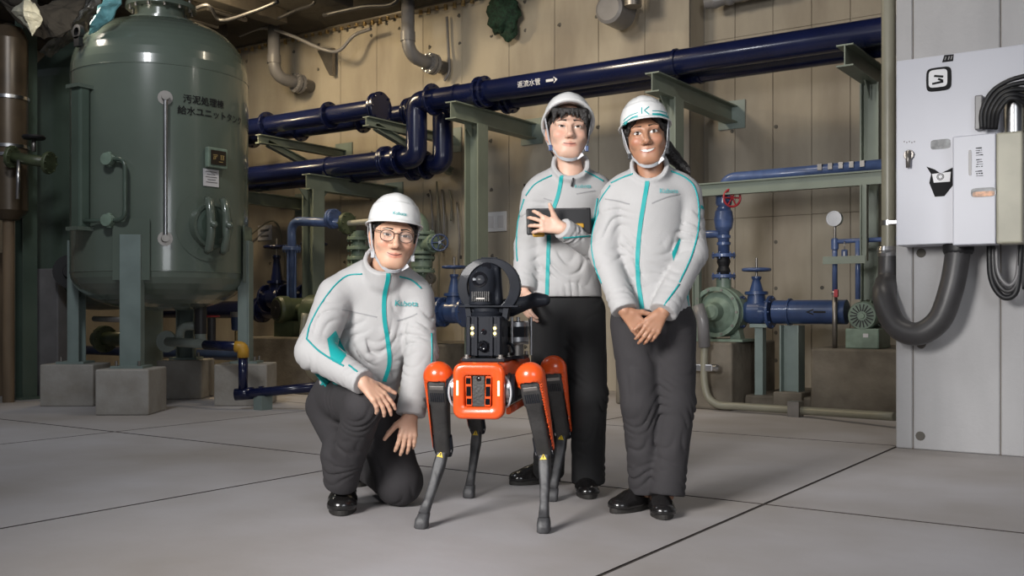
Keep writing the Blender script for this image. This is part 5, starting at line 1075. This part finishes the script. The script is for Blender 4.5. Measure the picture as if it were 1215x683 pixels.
# ---------------- standing man with tablet
f = Figure('standing person with black fringe under a white helmet, holding the black tablet', 672, 0, 4.55, 'skinB'); J = f.J
f.head(676, 150, 4.42, 2, -4, 1, 1.13)
w1 = J(621, 343, 4.47); w2 = J(667, 270.5, 4.285)
K = dict(lo=(-.34, -.42, .0), hi=(.32, .42, 1.78), fx=[(-.22, .22)], fy=[(-.36, .03)], fz=[(1.10, 1.36), (1.46, 1.74)], nb=J(676, 208, 4.52), smile=.3, nose=.95, slim=1.02,
  eyes=dict(w=.0150, up=.0052, dn=.0032, tilt=.0016, brow=.0215, browth=.0068), mouth=dict(smile=.6, w=.024), pelvis=J(672, 362, 4.56), pelr=(.160, .115, .11), ttop=.93, tmat='trouserblack',
  arms=[(J(637, 233, 4.53), J(627, 292, 4.53), w1, .070, .062, .053), (J(714, 232, 4.56), J(722, 306, 4.46), w2, .070, .060, .043)],
  legs=[(J(654, 372, 4.56), J(655, 468, 4.6), J(651, 560, 4.79), .105, .085, .068), (J(691, 372, 4.56), J(698, 468, 4.52), J(698, 571, 4.58), .105, .086, .070)],
  hands=[(w1, V3(.1, -.3, -.95), V3(-.9, -.3, 0), 1, [.3, .35, .4, .4], {}), (w2-V3(.005, .0, 0), V3(-.97, -.06, .22), V3(-.05, -.99, .1), -1, [(.10, .55, .5), (.15, .45, .5), (.18, .5, .5), (.2, .5, .5)], dict(sc=.92, spread=.42, thumbdir=V3(-.45, -.25, .86), thcurl=-.1))],
  torso=[(J(646, 228, 4.53), J(706, 228, 4.56), .074, .074, .03), (J(673, 242, 4.54), J(669, 300, 4.54), .158, .150, .04, V3(0, 1, 0), .66), (J(669, 300, 4.54), J(669, 352, 4.55), .150, .172, .04, V3(0, 1, 0), .70), (J(672, 206, 4.53), J(645, 224, 4.53), .052, .060, .04), (J(680, 206, 4.53), J(706, 224, 4.55), .052, .060, .04)],
  hem=(J(669, 352, 4.5), V3(0, 0, -1)), jz=(.86, 1.52), tfolds=[(J(668, 320, 4.45), .2, .007, V3(.4, 0, .9), .07, .4, 1), (J(650, 260, 4.45), .13, .005, V3(.8, 0, .4), .05, .4, 2), (J(668, 340, 4.45), .13, .006, V3(1, 0, .2), .05, .3, 0), (J(695, 320, 4.45), .15, .006, V3(-.5, 0, .8), .055, .4, 2.5)],
  collar=(J(677, 210, 4.52), J(677, 193, 4.47), .084), notch=[(J(676, 200, 4.44), J(678, 186, 4.34), .020)],
  zip=[(667, 198), (666, 212), (662, 232), (656, 250), (652, 268), (651, 290), (650, 320), (649, 350)], logo=(691, 221, 6.6, .0),
  piping=[[(655, 208), (644, 213), (633, 220), (624, 232)], [(622, 236), (615, 262), (613, 290), (614, 310)], [(694, 203), (706, 209), (716, 215)], [(668, 282), (684, 281), (700, 280)], [(709, 235), (705, 260)]],
  pocket=[[(684, 230), (694, 228), (706, 226)], [(645, 235), (655, 238)]], teal=[[(697, 262), (708, 256), (708, 270), (698, 276)]],
  helmet=dict(tilt=-24, lift=.010, size=1.03, visor=.026), hairline=-.082, burn=-.03, hair=[], fringe=[((x, -.083-.004*math.cos(x*30), .062), (x*1.05+.004*s, -.098+abs(x)*.35, z), .012, .003) for x, z, s in ((-.052, .024, -1), (-.036, .028, 1), (-.02, .037, -1), (-.006, .041, 1), (.010, .036, 1), (.026, .033, 1), (.042, .026, 1), (.055, .012, 0), (.062, .0, 0), (-.06, .010, 0))],
  shoes=[(J(635, 0, 4.85)*V3(1, 1, 0), -1.15), (J(695, 0, 4.55)*V3(1, 1, 0), .05)], buckle='dblue')
make_person(f, K); MT = f
tz = thing('tablet', 'black rugged tablet with orange corners held in the hand of the middle man', 'tablet', f.W(J(663, 263, 4.37)), TH)
R3 = f.R.to_3x3()@Matrix.Rotation(-.22, 3, 'X')@Matrix.Rotation(-.015, 3, 'Y'); c = f.W(J(663, 262.5, 4.345))
MB().box(c, (.278, .016, .118), mx=R3).build('case', 'black', tz, bevel=.007, seg=3); MB().box(c+R3@Vector((0, .009, 0)), (.24, .004, .09), mx=R3).build('screen', 'signdark', tz)
for x, z in ((-.088, -.058), (.082, -.024)): MB().box(c+R3@Vector((x, -.006, z)), (.052, .018, .024), mx=R3).build('corner_guard', 'yellow', tz, bevel=.008, seg=3)
MB().box(c+R3@Vector((.02, -.0085, .052)), (.2, .003, .006), mx=R3).build('edge_ridge', 'hose', tz)
o = MB().tube([f.W(f.hit(f.jb, x, y, .006)[0]) for x, y in ((679, 198), (681, 204), (680, 212), (678, 221))], .0045, 6).build('lanyard', 'hose', f.body)

# ---------------- standing woman
f = Figure('standing person with long dark ponytail, smiling, in a white helmet with teal stripes', 772, 0, 4.18, 'skinC'); J = f.J
f.head(766, 157, 4.03, -9, 0, -7, 1.05)
w1 = J(741, 368, 4.02); w2 = J(787, 370, 4.0)
K = dict(lo=(-.30, -.36, .0), hi=(.30, .30, 1.74), fx=[(-.16, .11)], fy=[(-.32, .02)], fz=[(.64, .88), (1.38, 1.72)], nb=J(773, 208, 4.16), smile=1.0, nose=1.05, slim=.96,
  eyes=dict(w=.0165, up=.0076, dn=.0055, brow=.0225, browth=.0052, browarch=.0045), mouth=dict(smile=1.0, teeth=True, w=.029), pelvis=J(773, 370, 4.18), pelr=(.158, .12, .11), ttop=.88, tmat='trouser',
  arms=[(J(731, 233, 4.17), J(717, 300, 4.15), w1, .066, .060, .050), (J(814, 231, 4.17), J(821, 300, 4.14), w2, .066, .062, .054)],
  legs=[(J(752, 386, 4.18), J(759, 480, 4.15), J(767, 581, 4.2), .098, .075, .066), (J(797, 386, 4.18), J(801, 478, 4.17), J(791, 586, 4.13), .102, .082, .068)],
  hands=[(w1+V3(.006, 0, -.006), V3(.62, -.12, -.72), V3(-.35, -.85, .3), 1, [.25, .3, .35, .4], dict(sc=.92)), (w2+V3(-.008, -.012, -.004), V3(-.52, -.16, -.84), V3(.25, -.93, .25), -1, [.28, .32, .36, .42], dict(sc=.92, spread=.05, thumbdir=V3(-.8, -.1, -.5), thcurl=.2))],
  torso=[(J(741, 228, 4.17), J(805, 226, 4.17), .066, .066, .03), (J(771, 246, 4.16), J(769, 300, 4.17), .150, .140, .04, V3(0, 1, 0), .74), (J(769, 300, 4.17), J(771, 366, 4.18), .140, .168, .04, V3(0, 1, 0), .76), (J(768, 206, 4.16), J(742, 224, 4.17), .048, .056, .04), (J(779, 206, 4.16), J(805, 223, 4.17), .048, .056, .04)],
  hem=(J(771, 368, 4.1), V3(-.05, 0, -1)), jz=(.78, 1.46), tfolds=[(J(765, 330, 4.05), .2, .005, V3(.9, 0, .3), .07, .3, 1), (J(790, 290, 4.05), .14, .005, V3(-.5, 0, .8), .05, .4, 2), (J(740, 285, 4.05), .13, .005, V3(.6, 0, .7), .05, .4, 0), (J(745, 335, 4.05), .13, .005, V3(.5, 0, .8), .05, .4, 3)],
  collar=(J(773, 211, 4.15), J(770, 195, 4.10), .078), notch=[(J(768, 204, 4.07), J(765, 188, 3.97), .020)],
  zip=[(767, 203), (768, 215), (764, 240), (760, 265), (757, 295), (757, 330), (762, 366)], logo=(793, 227, 7.4, .0),
  piping=[[(751, 206), (738, 211), (725, 217)], [(724, 220), (712, 238), (705, 262), (702, 290), (706, 315), (714, 336)], [(796, 203), (812, 210), (824, 222), (829, 245), (828, 275), (820, 305), (806, 335)], [(806, 337), (788, 362)]],
  pocket=[[(718, 236), (732, 238), (747, 242)], [(773, 241), (790, 234), (806, 230)]], teal=[[(797, 300), (806, 282), (808, 284), (799, 310)], [(817, 345), (828, 332), (832, 362), (820, 362)], [(831, 243), (837, 246), (837, 249), (831, 247)]],
  helmet=dict(tilt=-3, lift=.018, size=1.0, visor=.020), hairline=-.078, burn=-.035,
  hair=[((.03, .10, .01), (.068, .115, -.04), .028, .030), ((.068, .115, -.04), (.097, .112, -.085), .030, .027), ((.097, .112, -.085), (.126, .10, -.125), .027, .020), ((.126, .10, -.125), (.160, .085, -.158), .020, .010), ((.160, .085, -.158), (.185, .075, -.172), .010, .003), ((.085, .125, -.07), (.118, .115, -.13), .018, .014), ((.118, .115, -.13), (.142, .10, -.172), .014, .004)],
  fringe=[((t*.045, -.066, .052), (t*.070, -.040, .008), .012, .008) for t in (-1, 1)], shoes=[(J(752, 0, 4.2)*V3(1, 1, 0), -.85), (J(784, 0, 4.11)*V3(1, 1, 0), -.03)])
make_person(f, K); WM = f
hp = f.hpt
def onhel(a, b, n=12): return [(a[0]+(b[0]-a[0])*i/n, a[1]+(b[1]-a[1])*i/n) for i in range(n+1)]
for nm, pts, w in (('helmet_stripe', [(740, 148), (747, 142), (757, 138)], .012), ('helmet_stripe', [(774, 136), (784, 136.5), (793, 139.5)], .012), ('helmet_stripe', [(740, 143.5), (747, 137.5), (757, 133.5)], .003), ('helmet_stripe', [(774, 131.5), (784, 132), (793, 135)], .003)):
    f.line(f.hel, pts, w, nm, 'tealprint', f.body, .0012, .0008, 8)
for pts in ([(761.5, 127.5), (761.5, 135)], [(770, 126.5), (764.5, 131.0)], [(764.5, 131.0), (770, 135.5)]): f.line(f.hel, pts, .0042, 'helmet_emblem', 'tealprint', f.body, .001, .0008, 4)
# ------------------------------------------------------------------ the four legged robot
M['orange'] = mat('orange robot shell', (.72, .085, .012), .28, var=.06, scale=6, coat=.4)
M['robotblack'] = mat('robot black casing', (.010, .012, .018), .62, var=.2, scale=12, coat=.1)
M['robotblack'].node_tree.nodes['Principled BSDF'].inputs['Specular IOR Level'].default_value = .25
M['robotgrey'] = mat('robot dark grey casing', (.045, .043, .042), .5, var=.3, scale=14, bump=.2, bscale=90)
M['dusty'] = mat('dusty black leg', (.025, .025, .028), .5, var=.2, scale=18, col2=(.085, .085, .088), bump=.2, bscale=60)
M['led'] = mat('amber marker light', (1, .72, .25), .4, var=0, emit=4)
M['ledsmall'] = mat('small amber light', (1, .75, .2), .4, var=0, emit=5)
M['ywarn'] = mat('yellow warning sticker', (.75, .52, .02), .45, var=0)
M['camlens'] = mat('camera glass', (.006, .006, .008), .05, var=0, coat=1)
RBY = -math.radians(9.5); rb0 = cw(-.062, 4.115, 0)
rb = thing('robot_dog', 'orange and black four legged robot carrying a camera with a ring guard', 'robot', rb0, TH+RBY)
RM = ROOT[rb.name]; R3 = RM.to_3x3()
def Q(x, y, z): return RM@Vector((x, y, z))
def rrect(w, h, r, n=5):
    out = []
    for cx, cz, a0 in ((w/2-r, h/2-r, 0), (-w/2+r, h/2-r, 90), (-w/2+r, -h/2+r, 180), (w/2-r, -h/2+r, 270)):
        for k in range(n+1): a = math.radians(a0+90*k/n); out.append((cx+r*math.cos(a), cz+r*math.sin(a)))
    return out
def loft(mb, secs, caps=True, smooth=True): return mb.ring([[Q(*p) for p in s] for s in secs], True, caps, smooth)
def bx(mb, c, size, rx=0, ry=0, rz=0): return mb.box(Q(*c), size, mx=R3@Matrix.Rotation(rz, 3, 'Z')@Matrix.Rotation(ry, 3, 'Y')@Matrix.Rotation(rx, 3, 'X'))
FZ, FY = .527, -.365
# body
loft(MB(), [[(x, y, .525+z) for x, z in rrect(w, h, .025)] for y, w, h in ((-.34, .15, .15), (-.30, .155, .16), (.34, .155, .16), (.40, .13, .13))]).build('chassis', 'robotblack', rb)
tp = loft(MB(), [[(x, y, .595+z) for x, z in rrect(w, h, min(.02, h*.4))] for y, w, h in ((-.345, .15, .055), (-.30, .185, .07), (.30, .185, .07), (.39, .15, .05))]).build('top_shell', 'orange', rb)
for t in (-1, 1):
    loft(MB(), [[(t*.082+x, y, .440+z) for x, z in rrect(.018, h, .007)] for y, h in ((-.20, .03), (.20, .03))]).build('side_rail', 'orange', rb)
    m = MB(); loft(m, [[(t*.083+x, y, .52+z) for x, z in rrect(.012, .08, .004)] for y in (-.12, .14)]); m.build('side_panel', 'robotgrey', rb)
# front frame
m = MB(); secs = []
for y, w, h, r in ((-.31, .175, .185, .03), (-.345, .192, .204, .032), (-.372, .194, .208, .034), (-.384, .186, .200, .034), (-.387, .172, .186, .03), (-.386, .112, .125, .014), (-.380, .106, .118, .012), (-.358, .102, .112, .010)):
    secs.append([(x, y, FZ+z) for x, z in rrect(w, h, r)])
loft(m, secs, False); fr_ = m.build('front_frame', 'orange', rb)
m = MB(); bx(m, (0, -.356, FZ), (.106, .006, .116)); m.build('recess_plate', 'robotblack', rb)
m = MB(); bx(m, (0, -.366, FZ), (.044, .02, .112)); m.build('centre_panel', 'robotgrey', rb)
MB().ball(Q(0, -.376, FZ+.046), .010, 12, (1, .6, 1)).build('front_camera', 'camlens', rb)
for t in (-1, 1):
    s = MB(); bx(s, (t*.0365, -.368, FZ), (.024, .022, .112), ry=t*.04); s = s.build('sensor_strip', 'orange', rb, bevel=.003)
    for z, hh in ((.038, .022), (.0, .036), (-.038, .022)):
        w = MB(); bx(w, (t*.0365+z*t*.04, -.3795, FZ+z), (.017, .003, hh)); w = w.build('sensor_window', 'camlens', s)
    l = MB(); bx(l, (t*.0775, -.3875, FZ+.012), (.0075, .004, .055)); l.build('marker_light', 'led', fr_, bevel=.0015)
m = MB(); bx(m, (0, -.338, FZ+.098), (.14, .04, .014)); m.build('brow_lip', 'orange', rb, bevel=.005)
# legs
HIPS = [('front', -.170, -.300, .565, -.176, -.195, .285, -.233, -.318), ('front', .185, -.300, .565, .222, -.195, .285, .236, -.320), ('rear', -.170, .300, .565, -.166, .420, .300, -.185, .329), ('rear', .196, .300, .565, .222, .420, .285, .187, .310)]
TRI = [(-.013, -.010), (.013, -.010), (0, .013)]
for nm, hx, hy, hz, kx, ky, kz, fx, fy in HIPS:
    t = 1 if hx > 0 else -1; h, k, ft = V3(hx, hy, hz), V3(kx, ky, kz), V3(fx, fy, .024); d = nrm(k-h)
    lg = loft(MB(), [[(hx*0+t*.09+x*0, hy+a, hz-.03+b) for a, b in [(.052*math.cos(q), .052*math.sin(q)) for q in [2*math.pi*i/20 for i in range(20)]]]]+[[(t*.13, hy+a, hz-.03+b) for a, b in [(.052*math.cos(q), .052*math.sin(q)) for q in [2*math.pi*i/20 for i in range(20)]]]]).build('hip_motor', 'robotblack', rb)
    m = MB(); m.lathe(Q(t*.098, hy, hz-.03), R3@Vector((t, 0, 0)), [(0, .046), (0, .056), (.012, .056), (.012, .046)], 24); m.build('steel_ring', 'steel', lg)
    # thigh casing
    sx = V3(1, 0, 0); sx = nrm(sx-d*(d@sx)); sy = np.cross(d, sx); secs = []
    L = np.linalg.norm(k-h)
    for u, w, dp in ((-.10, .05, .05), (-.02, .076, .082), (.15, .080, .086), (.30, .076, .080), (.32, .068, .074), (.75, .060, .066), (1.0, .058, .056), (1.08, .05, .04)):
        secs.append([tuple(h+d*u*L+sx*x+sy*z) for x, z in rrect(w, dp, .016, 4)])
    th = loft(MB(), secs).build('thigh', 'robotgrey', rb)
    g = MB(); up = -1 if True else 1
    nf = sy if (sy@V3(0, -1, 0)) > 0 else -sy
    for i in range(7):
        c = h+d*.19*L+sx*(-.024+.008*i)+nf*.0425; g.box(Q(*c), (.0042, .004, .036), mx=R3@Matrix((Vector(sx), Vector(nf), Vector(d))).transposed())
    g.build('grille', 'robotblack', th)
    g = MB(); g.box(Q(*(h+d*.06*L+nf*.041)), (.056, .006, .016), mx=R3@Matrix((Vector(sx), Vector(nf), Vector(d))).transposed()); g.build('vent_plate', 'dsteel', th, bevel=.002)
    # orange cover: shell over hip top and outer side
    F = Field(axis(min(hx, kx)-.11, max(hx, kx)+.11, .0032), axis(min(hy, ky)-.11, max(hy, ky)+.11, .0032), axis(kz-.04, hz+.11, .0032))
    F.cap(h-d*.012, k+d*.0, .058, .042, .01, sy, .92); F.cap(h+d*.0, k+d*.05, .0515, .036, .006, op='sub'); F.cut(h+d*L*.98, d)
    o = V3(t, 0, 0); o2 = nrm(o-d*(d@o)); X, Y, Z = F.x[:, None, None]-h[0], F.y[None, :, None]-h[1], F.z[None, None, :]-h[2]; A = X*d[0]+Y*d[1]+Z*d[2]-.016; B = .030-.006*(X*d[0]+Y*d[1]+Z*d[2])/.1-(X*o2[0]+Y*o2[1]+Z*o2[2]); hh = np.clip(.5+.5*(A-B)/.03, 0, 1); F.D = np.maximum(F.D, A*(1-hh)+B*hh-.03*hh*(1-hh)); F.cut(h+V3(0, .034, 0), nrm(V3(0, 1, .0)-d*(d@V3(0, 1, 0))))
    Pm, Qm = F.mesh(); Pm = relax(Pm, Qm, 2); m = MB(); m.add([Q(*p) for p in Pm], [list(map(int, q)) for q in Qm], True); m.build('thigh_cover', 'orange', rb)
    # knee fork, shank, foot
    m = MB()
    for s2 in (-1, 1):
        m = MB(); c0 = k-d*.03+sx*s2*.022; m.tube([Q(*(c0-d*.03)), Q(*(k+sx*s2*.022)), Q(*(k+d*.028+sx*s2*.02))], [.016, .018, .012], 8); m.build('knee_fork', 'robotblack', th)
    MB().cyl(Q(*(k-sx*.034)), Q(*(k+sx*.034)), .014, n=12).build('knee_pin', 'steel', th)
    e = nrm(ft-k); Ls = np.linalg.norm(ft-k); bow = nrm(np.cross(e, sx)); bow = bow if bow[1] > 0 else -bow; secs = []
    ex = nrm(sx-e*(e@sx)); ez = np.cross(e, ex)
    for u, w, dp, bo in ((-.06, .028, .036, 0), (.05, .040, .048, .004), (.22, .044, .050, .012), (.45, .036, .042, .014), (.7, .032, .038, .008), (.9, .038, .042, .0)):
        secs.append([tuple(k+e*u*Ls+bow*bo+ex*x+ez*z) for x, z in rrect(w, dp, .010, 4)])
    sh = loft(MB(), secs).build('shank', 'dusty', rb)
    loft(MB(), [[(ft[0]+x+ox, ft[1]+y+oy, z) for x, y in rrect(w, dp, .014, 4)] for z, w, dp, ox, oy in ((.001, .042, .048, 0, 0), (.006, .050, .056, 0, 0), (.032, .050, .054, -e[0]*.01, -e[1]*.01), (.052, .044, .048, -e[0]*.035, -e[1]*.035), (.058, .036, .040, -e[0]*.04, -e[1]*.04))]).build('rubber_foot', 'dusty', rb)
    nf2 = ez if ez[1] < 0 else -ez; c = k+e*.10*Ls+bow*.007+nf2*.0262; ue = -Vector(e)
    m = MB(); m.prism(TRI, Q(*c), R3@Vector(ex), R3@ue, .0015*(1 if (np.cross(ex, -e)@nf2) > 0 else -1)); st = m.build('warning_sticker', 'ywarn', sh)
    lettering('warning_mark', '!', .016, flat(Q(*(c+nf2*.0021)), R3@Vector(ex)*(1 if (np.cross(ex, -e)@nf2) > 0 else -1), R3@ue), 'ink', sh, .001)
for t in (-1, 1):                                       # wiring loops at the front hips
    P = [Q(t*.092, -.335, .58), Q(t*.112, -.35, .555), Q(t*.118, -.352, .515), Q(t*.108, -.345, .475), Q(t*.09, -.33, .465)]
    MB().tube(spline(P, 6), .0045, 8).build('wiring_loop', 'strap', rb)
# payload deck and camera mast
m = MB(); bx(m, (0, -.19, .638), (.165, .20, .012)); m.build('payload_plate', 'robotblack', rb, bevel=.002)
for x in (-.065, .065):
    for y in (-.275, -.10):
        m = MB(); m.lathe(Q(x, y, .644), EZ, [(0, .016), (.004, .016), (.006, .010), (.014, .010)], 12); m.build('deck_bolt', 'dsteel', rb)
cx_ = -.005; CYF = -.25
cr = MB(); bx(cr, (cx_, -.175, .727), (.140, .15, .155)); cr = cr.build('camera_core', 'robotblack', rb, bevel=.006)
for x in (-.058, -.030, .030, .058):
    m = MB(); bx(m, (cx_+x, -.253, .727), (.014, .012, .150)); m.build('heat_rib', 'robotblack', cr, bevel=.002)
for x in (-.044, .044):
    m = MB(); bx(m, (cx_+x, -.2505, .748), (.017, .004, .05)); m.build('light_slot', 'robotgrey', cr)
    for z in (.758, .738): MB().lathe(Q(cx_+x, -.2525, z), R3@Vector((0, -1, 0)), [(0, .0058), (.002, .0058), (.003, .004)], 12).build('small_light', 'ledsmall', cr)
MB().lathe(Q(cx_, -.250, .745), R3@Vector((0, -1, 0)), [(0, .010), (.006, .010), (.004, .006)], 14).build('small_lens', 'camlens', cr)
MB().lathe(Q(cx_, -.250, .690), R3@Vector((0, -1, 0)), [(0, .022), (.012, .022), (.022, .017), (.022, .011), (.012, .009)], 18).build('lower_lens', 'camlens', cr)
m = MB(); m.lathe(Q(cx_, -.175, .804), EZ, [(0, .062), (.012, .066), (.018, .055), (.03, .055), (.034, .062)], 28); m.build('swivel_collar', 'robotblack', cr)
m = MB(); bx(m, (cx_+.012, -.175, .842), (.232, .09, .007)); m.build('guard_plate', 'robotblack', rb, bevel=.002)
for x in (-.07, .075): m = MB(); bx(m, (cx_+x, -.175, .815), (.02, .06, .05), ry=x*2); m.build('guard_bracket', 'robotblack', rb)
# pan tilt head
F = Field(axis(-.10, .09, .0042), axis(-.27, -.08, .0042), axis(.83, 1.04, .0042)); F.cap(V3(-.022, -.175, .862), V3(-.020, -.178, .940), .058, .050, .02, V3(0, 1, 0), .9); F.cap(V3(-.020, -.178, .940), V3(.0, -.172, .990), .050, .032, .03); F.cap(V3(.036, -.165, .862), V3(.030, -.165, .985), .032, .028, .006, V3(1, 0, 0), .62); F.cut(V3(0, 0, .8455), V3(0, 0, -1))
Pm, Qm = F.mesh(); Pm = relax(Pm, Qm, 1); m = MB(); m.add([Q(*p) for p in Pm], [list(map(int, q)) for q in Qm], True); hd = m.build('camera_head', 'robotblack', rb)
MB().lathe(Q(-.026, -.222, .945), R3@Vector((0, -1, .15)), [(0, .030), (.008, .030), (.010, .026), (.006, .012)], 22).build('zoom_lens', 'camlens', hd); MB().lathe(Q(-.004, -.198, .995), R3@Vector((0, -1, .35)), [(0, .020), (.006, .018), (.008, .010)], 16).build('upper_lens', 'camlens', hd)
g = MB()
for i in range(9): bx(g, (-.054+i*.008, -.2285, .880), (.004, .006, .038))
g.build('grille', 'robotgrey', hd); m = MB(); bx(m, (-.022, -.2305, .872), (.034, .003, .005)); m.build('badge_line', 'dsteel', hd)
# ring guard: two half hoops
for t in (-1, 1):
    secs = []
    for i in range(22):
        a = math.radians(96-i*9.2)                        # from the top down one side
        c = V3(cx_+.008+t*.104*math.cos(a), -.175, .918+.102*math.sin(a)); rn = V3(t*math.cos(a), 0, math.sin(a)); w = .016+.024*math.sin(math.radians(i*8.4)); dp = .05
        secs.append([tuple(c+rn*x+V3(0, y, 0)) for x, y in ((-w/2, -dp/2), (w/2, -dp/2+.006), (w/2, dp/2-.006), (-w/2, dp/2))])
    loft(MB(), secs, True, False).build('guard_hoop', 'robotgrey' if False else 'robotblack', rb, bevel=.003)
m = MB(); bx(m, (cx_+.008, -.175, 1.028), (.06, .03, .010)); m.build('hoop_joint', 'robotblack', rb, bevel=.002)
# lidar drum with black hood on the rear deck
LX, LY = .085, -.03
m = MB(); bx(m, (LX-.02, LY, .640), (.12, .12, .012)); m.build('lidar_plate', 'robotblack', rb)
m = MB(); m.lathe(Q(LX, LY, .646), EZ, [(0, .03), (.045, .03), (.045, .05), (.052, .052)], 24); m.build('lidar_post', 'dsteel', rb)
ld = MB().lathe(Q(LX, LY, .698), EZ, [(0, .048), (.004, .052), (.022, .052)], 28).build('lidar_base', 'steel', rb)
MB().lathe(Q(LX, LY, .720), EZ, [(0, .0515), (.042, .0515)], 28).build('lidar_window', 'camlens', ld); MB().lathe(Q(LX, LY, .762), EZ, [(0, .052), (.018, .052), (.022, .046)], 28).build('lidar_cap', 'steel', ld)
for a in (.4, 2.5, 4.6): MB().cyl(Q(LX+.062*math.cos(a), LY+.062*math.sin(a), .646), Q(LX+.062*math.cos(a), LY+.062*math.sin(a), .80), .006, n=8).build('cage_post', 'steel', ld)
F = Field(axis(-.02, .26, .005), axis(-.12, .06, .005), axis(.76, .92, .005)); F.cap(V3(.05, -.03, .835), V3(.165, -.03, .868), .052, .030, .03, V3(0, 0, 1), .75); F.cap(V3(.165, -.03, .868), V3(.20, -.03, .868), .030, .024, .02); F.cut(V3(0, 0, .80), V3(0, 0, -1))
Pm, Qm = F.mesh(); Pm = relax(Pm, Qm, 1); m = MB(); m.add([Q(*p) for p in Pm], [list(map(int, q)) for q in Qm], True); m.build('sensor_hood', 'robotblack', rb)
for a in (0, 2.1): MB().cyl(Q(.03+.06*a*.5, -.03, .80), Q(.03+.06*a*.5, -.03, .64), .007, n=8).build('hood_post', 'steel', rb)
for i, (x, y) in enumerate(((.07, .06), (-.03, .05), (.04, .12), (.10, .14))):
    m = MB(); m.lathe(Q(x, y, .632), EZ, [(0, .012), (.01, .012), (.012, .008), (.025, .008)], 10); m.build('deck_connector', 'dsteel' if i % 2 else 'brass', rb)
m = MB(); bx(m, (-.02, .16, .655), (.14, .2, .05)); m.build('rear_module', 'robotblack', rb, bevel=.008)
MB().tube(spline([Q(.06, -.12, .70), Q(.085, -.135, .69), Q(.09, -.12, .66), Q(.07, -.09, .65)], 6), .006, 8).build('payload_cable', 'robotblack', rb)
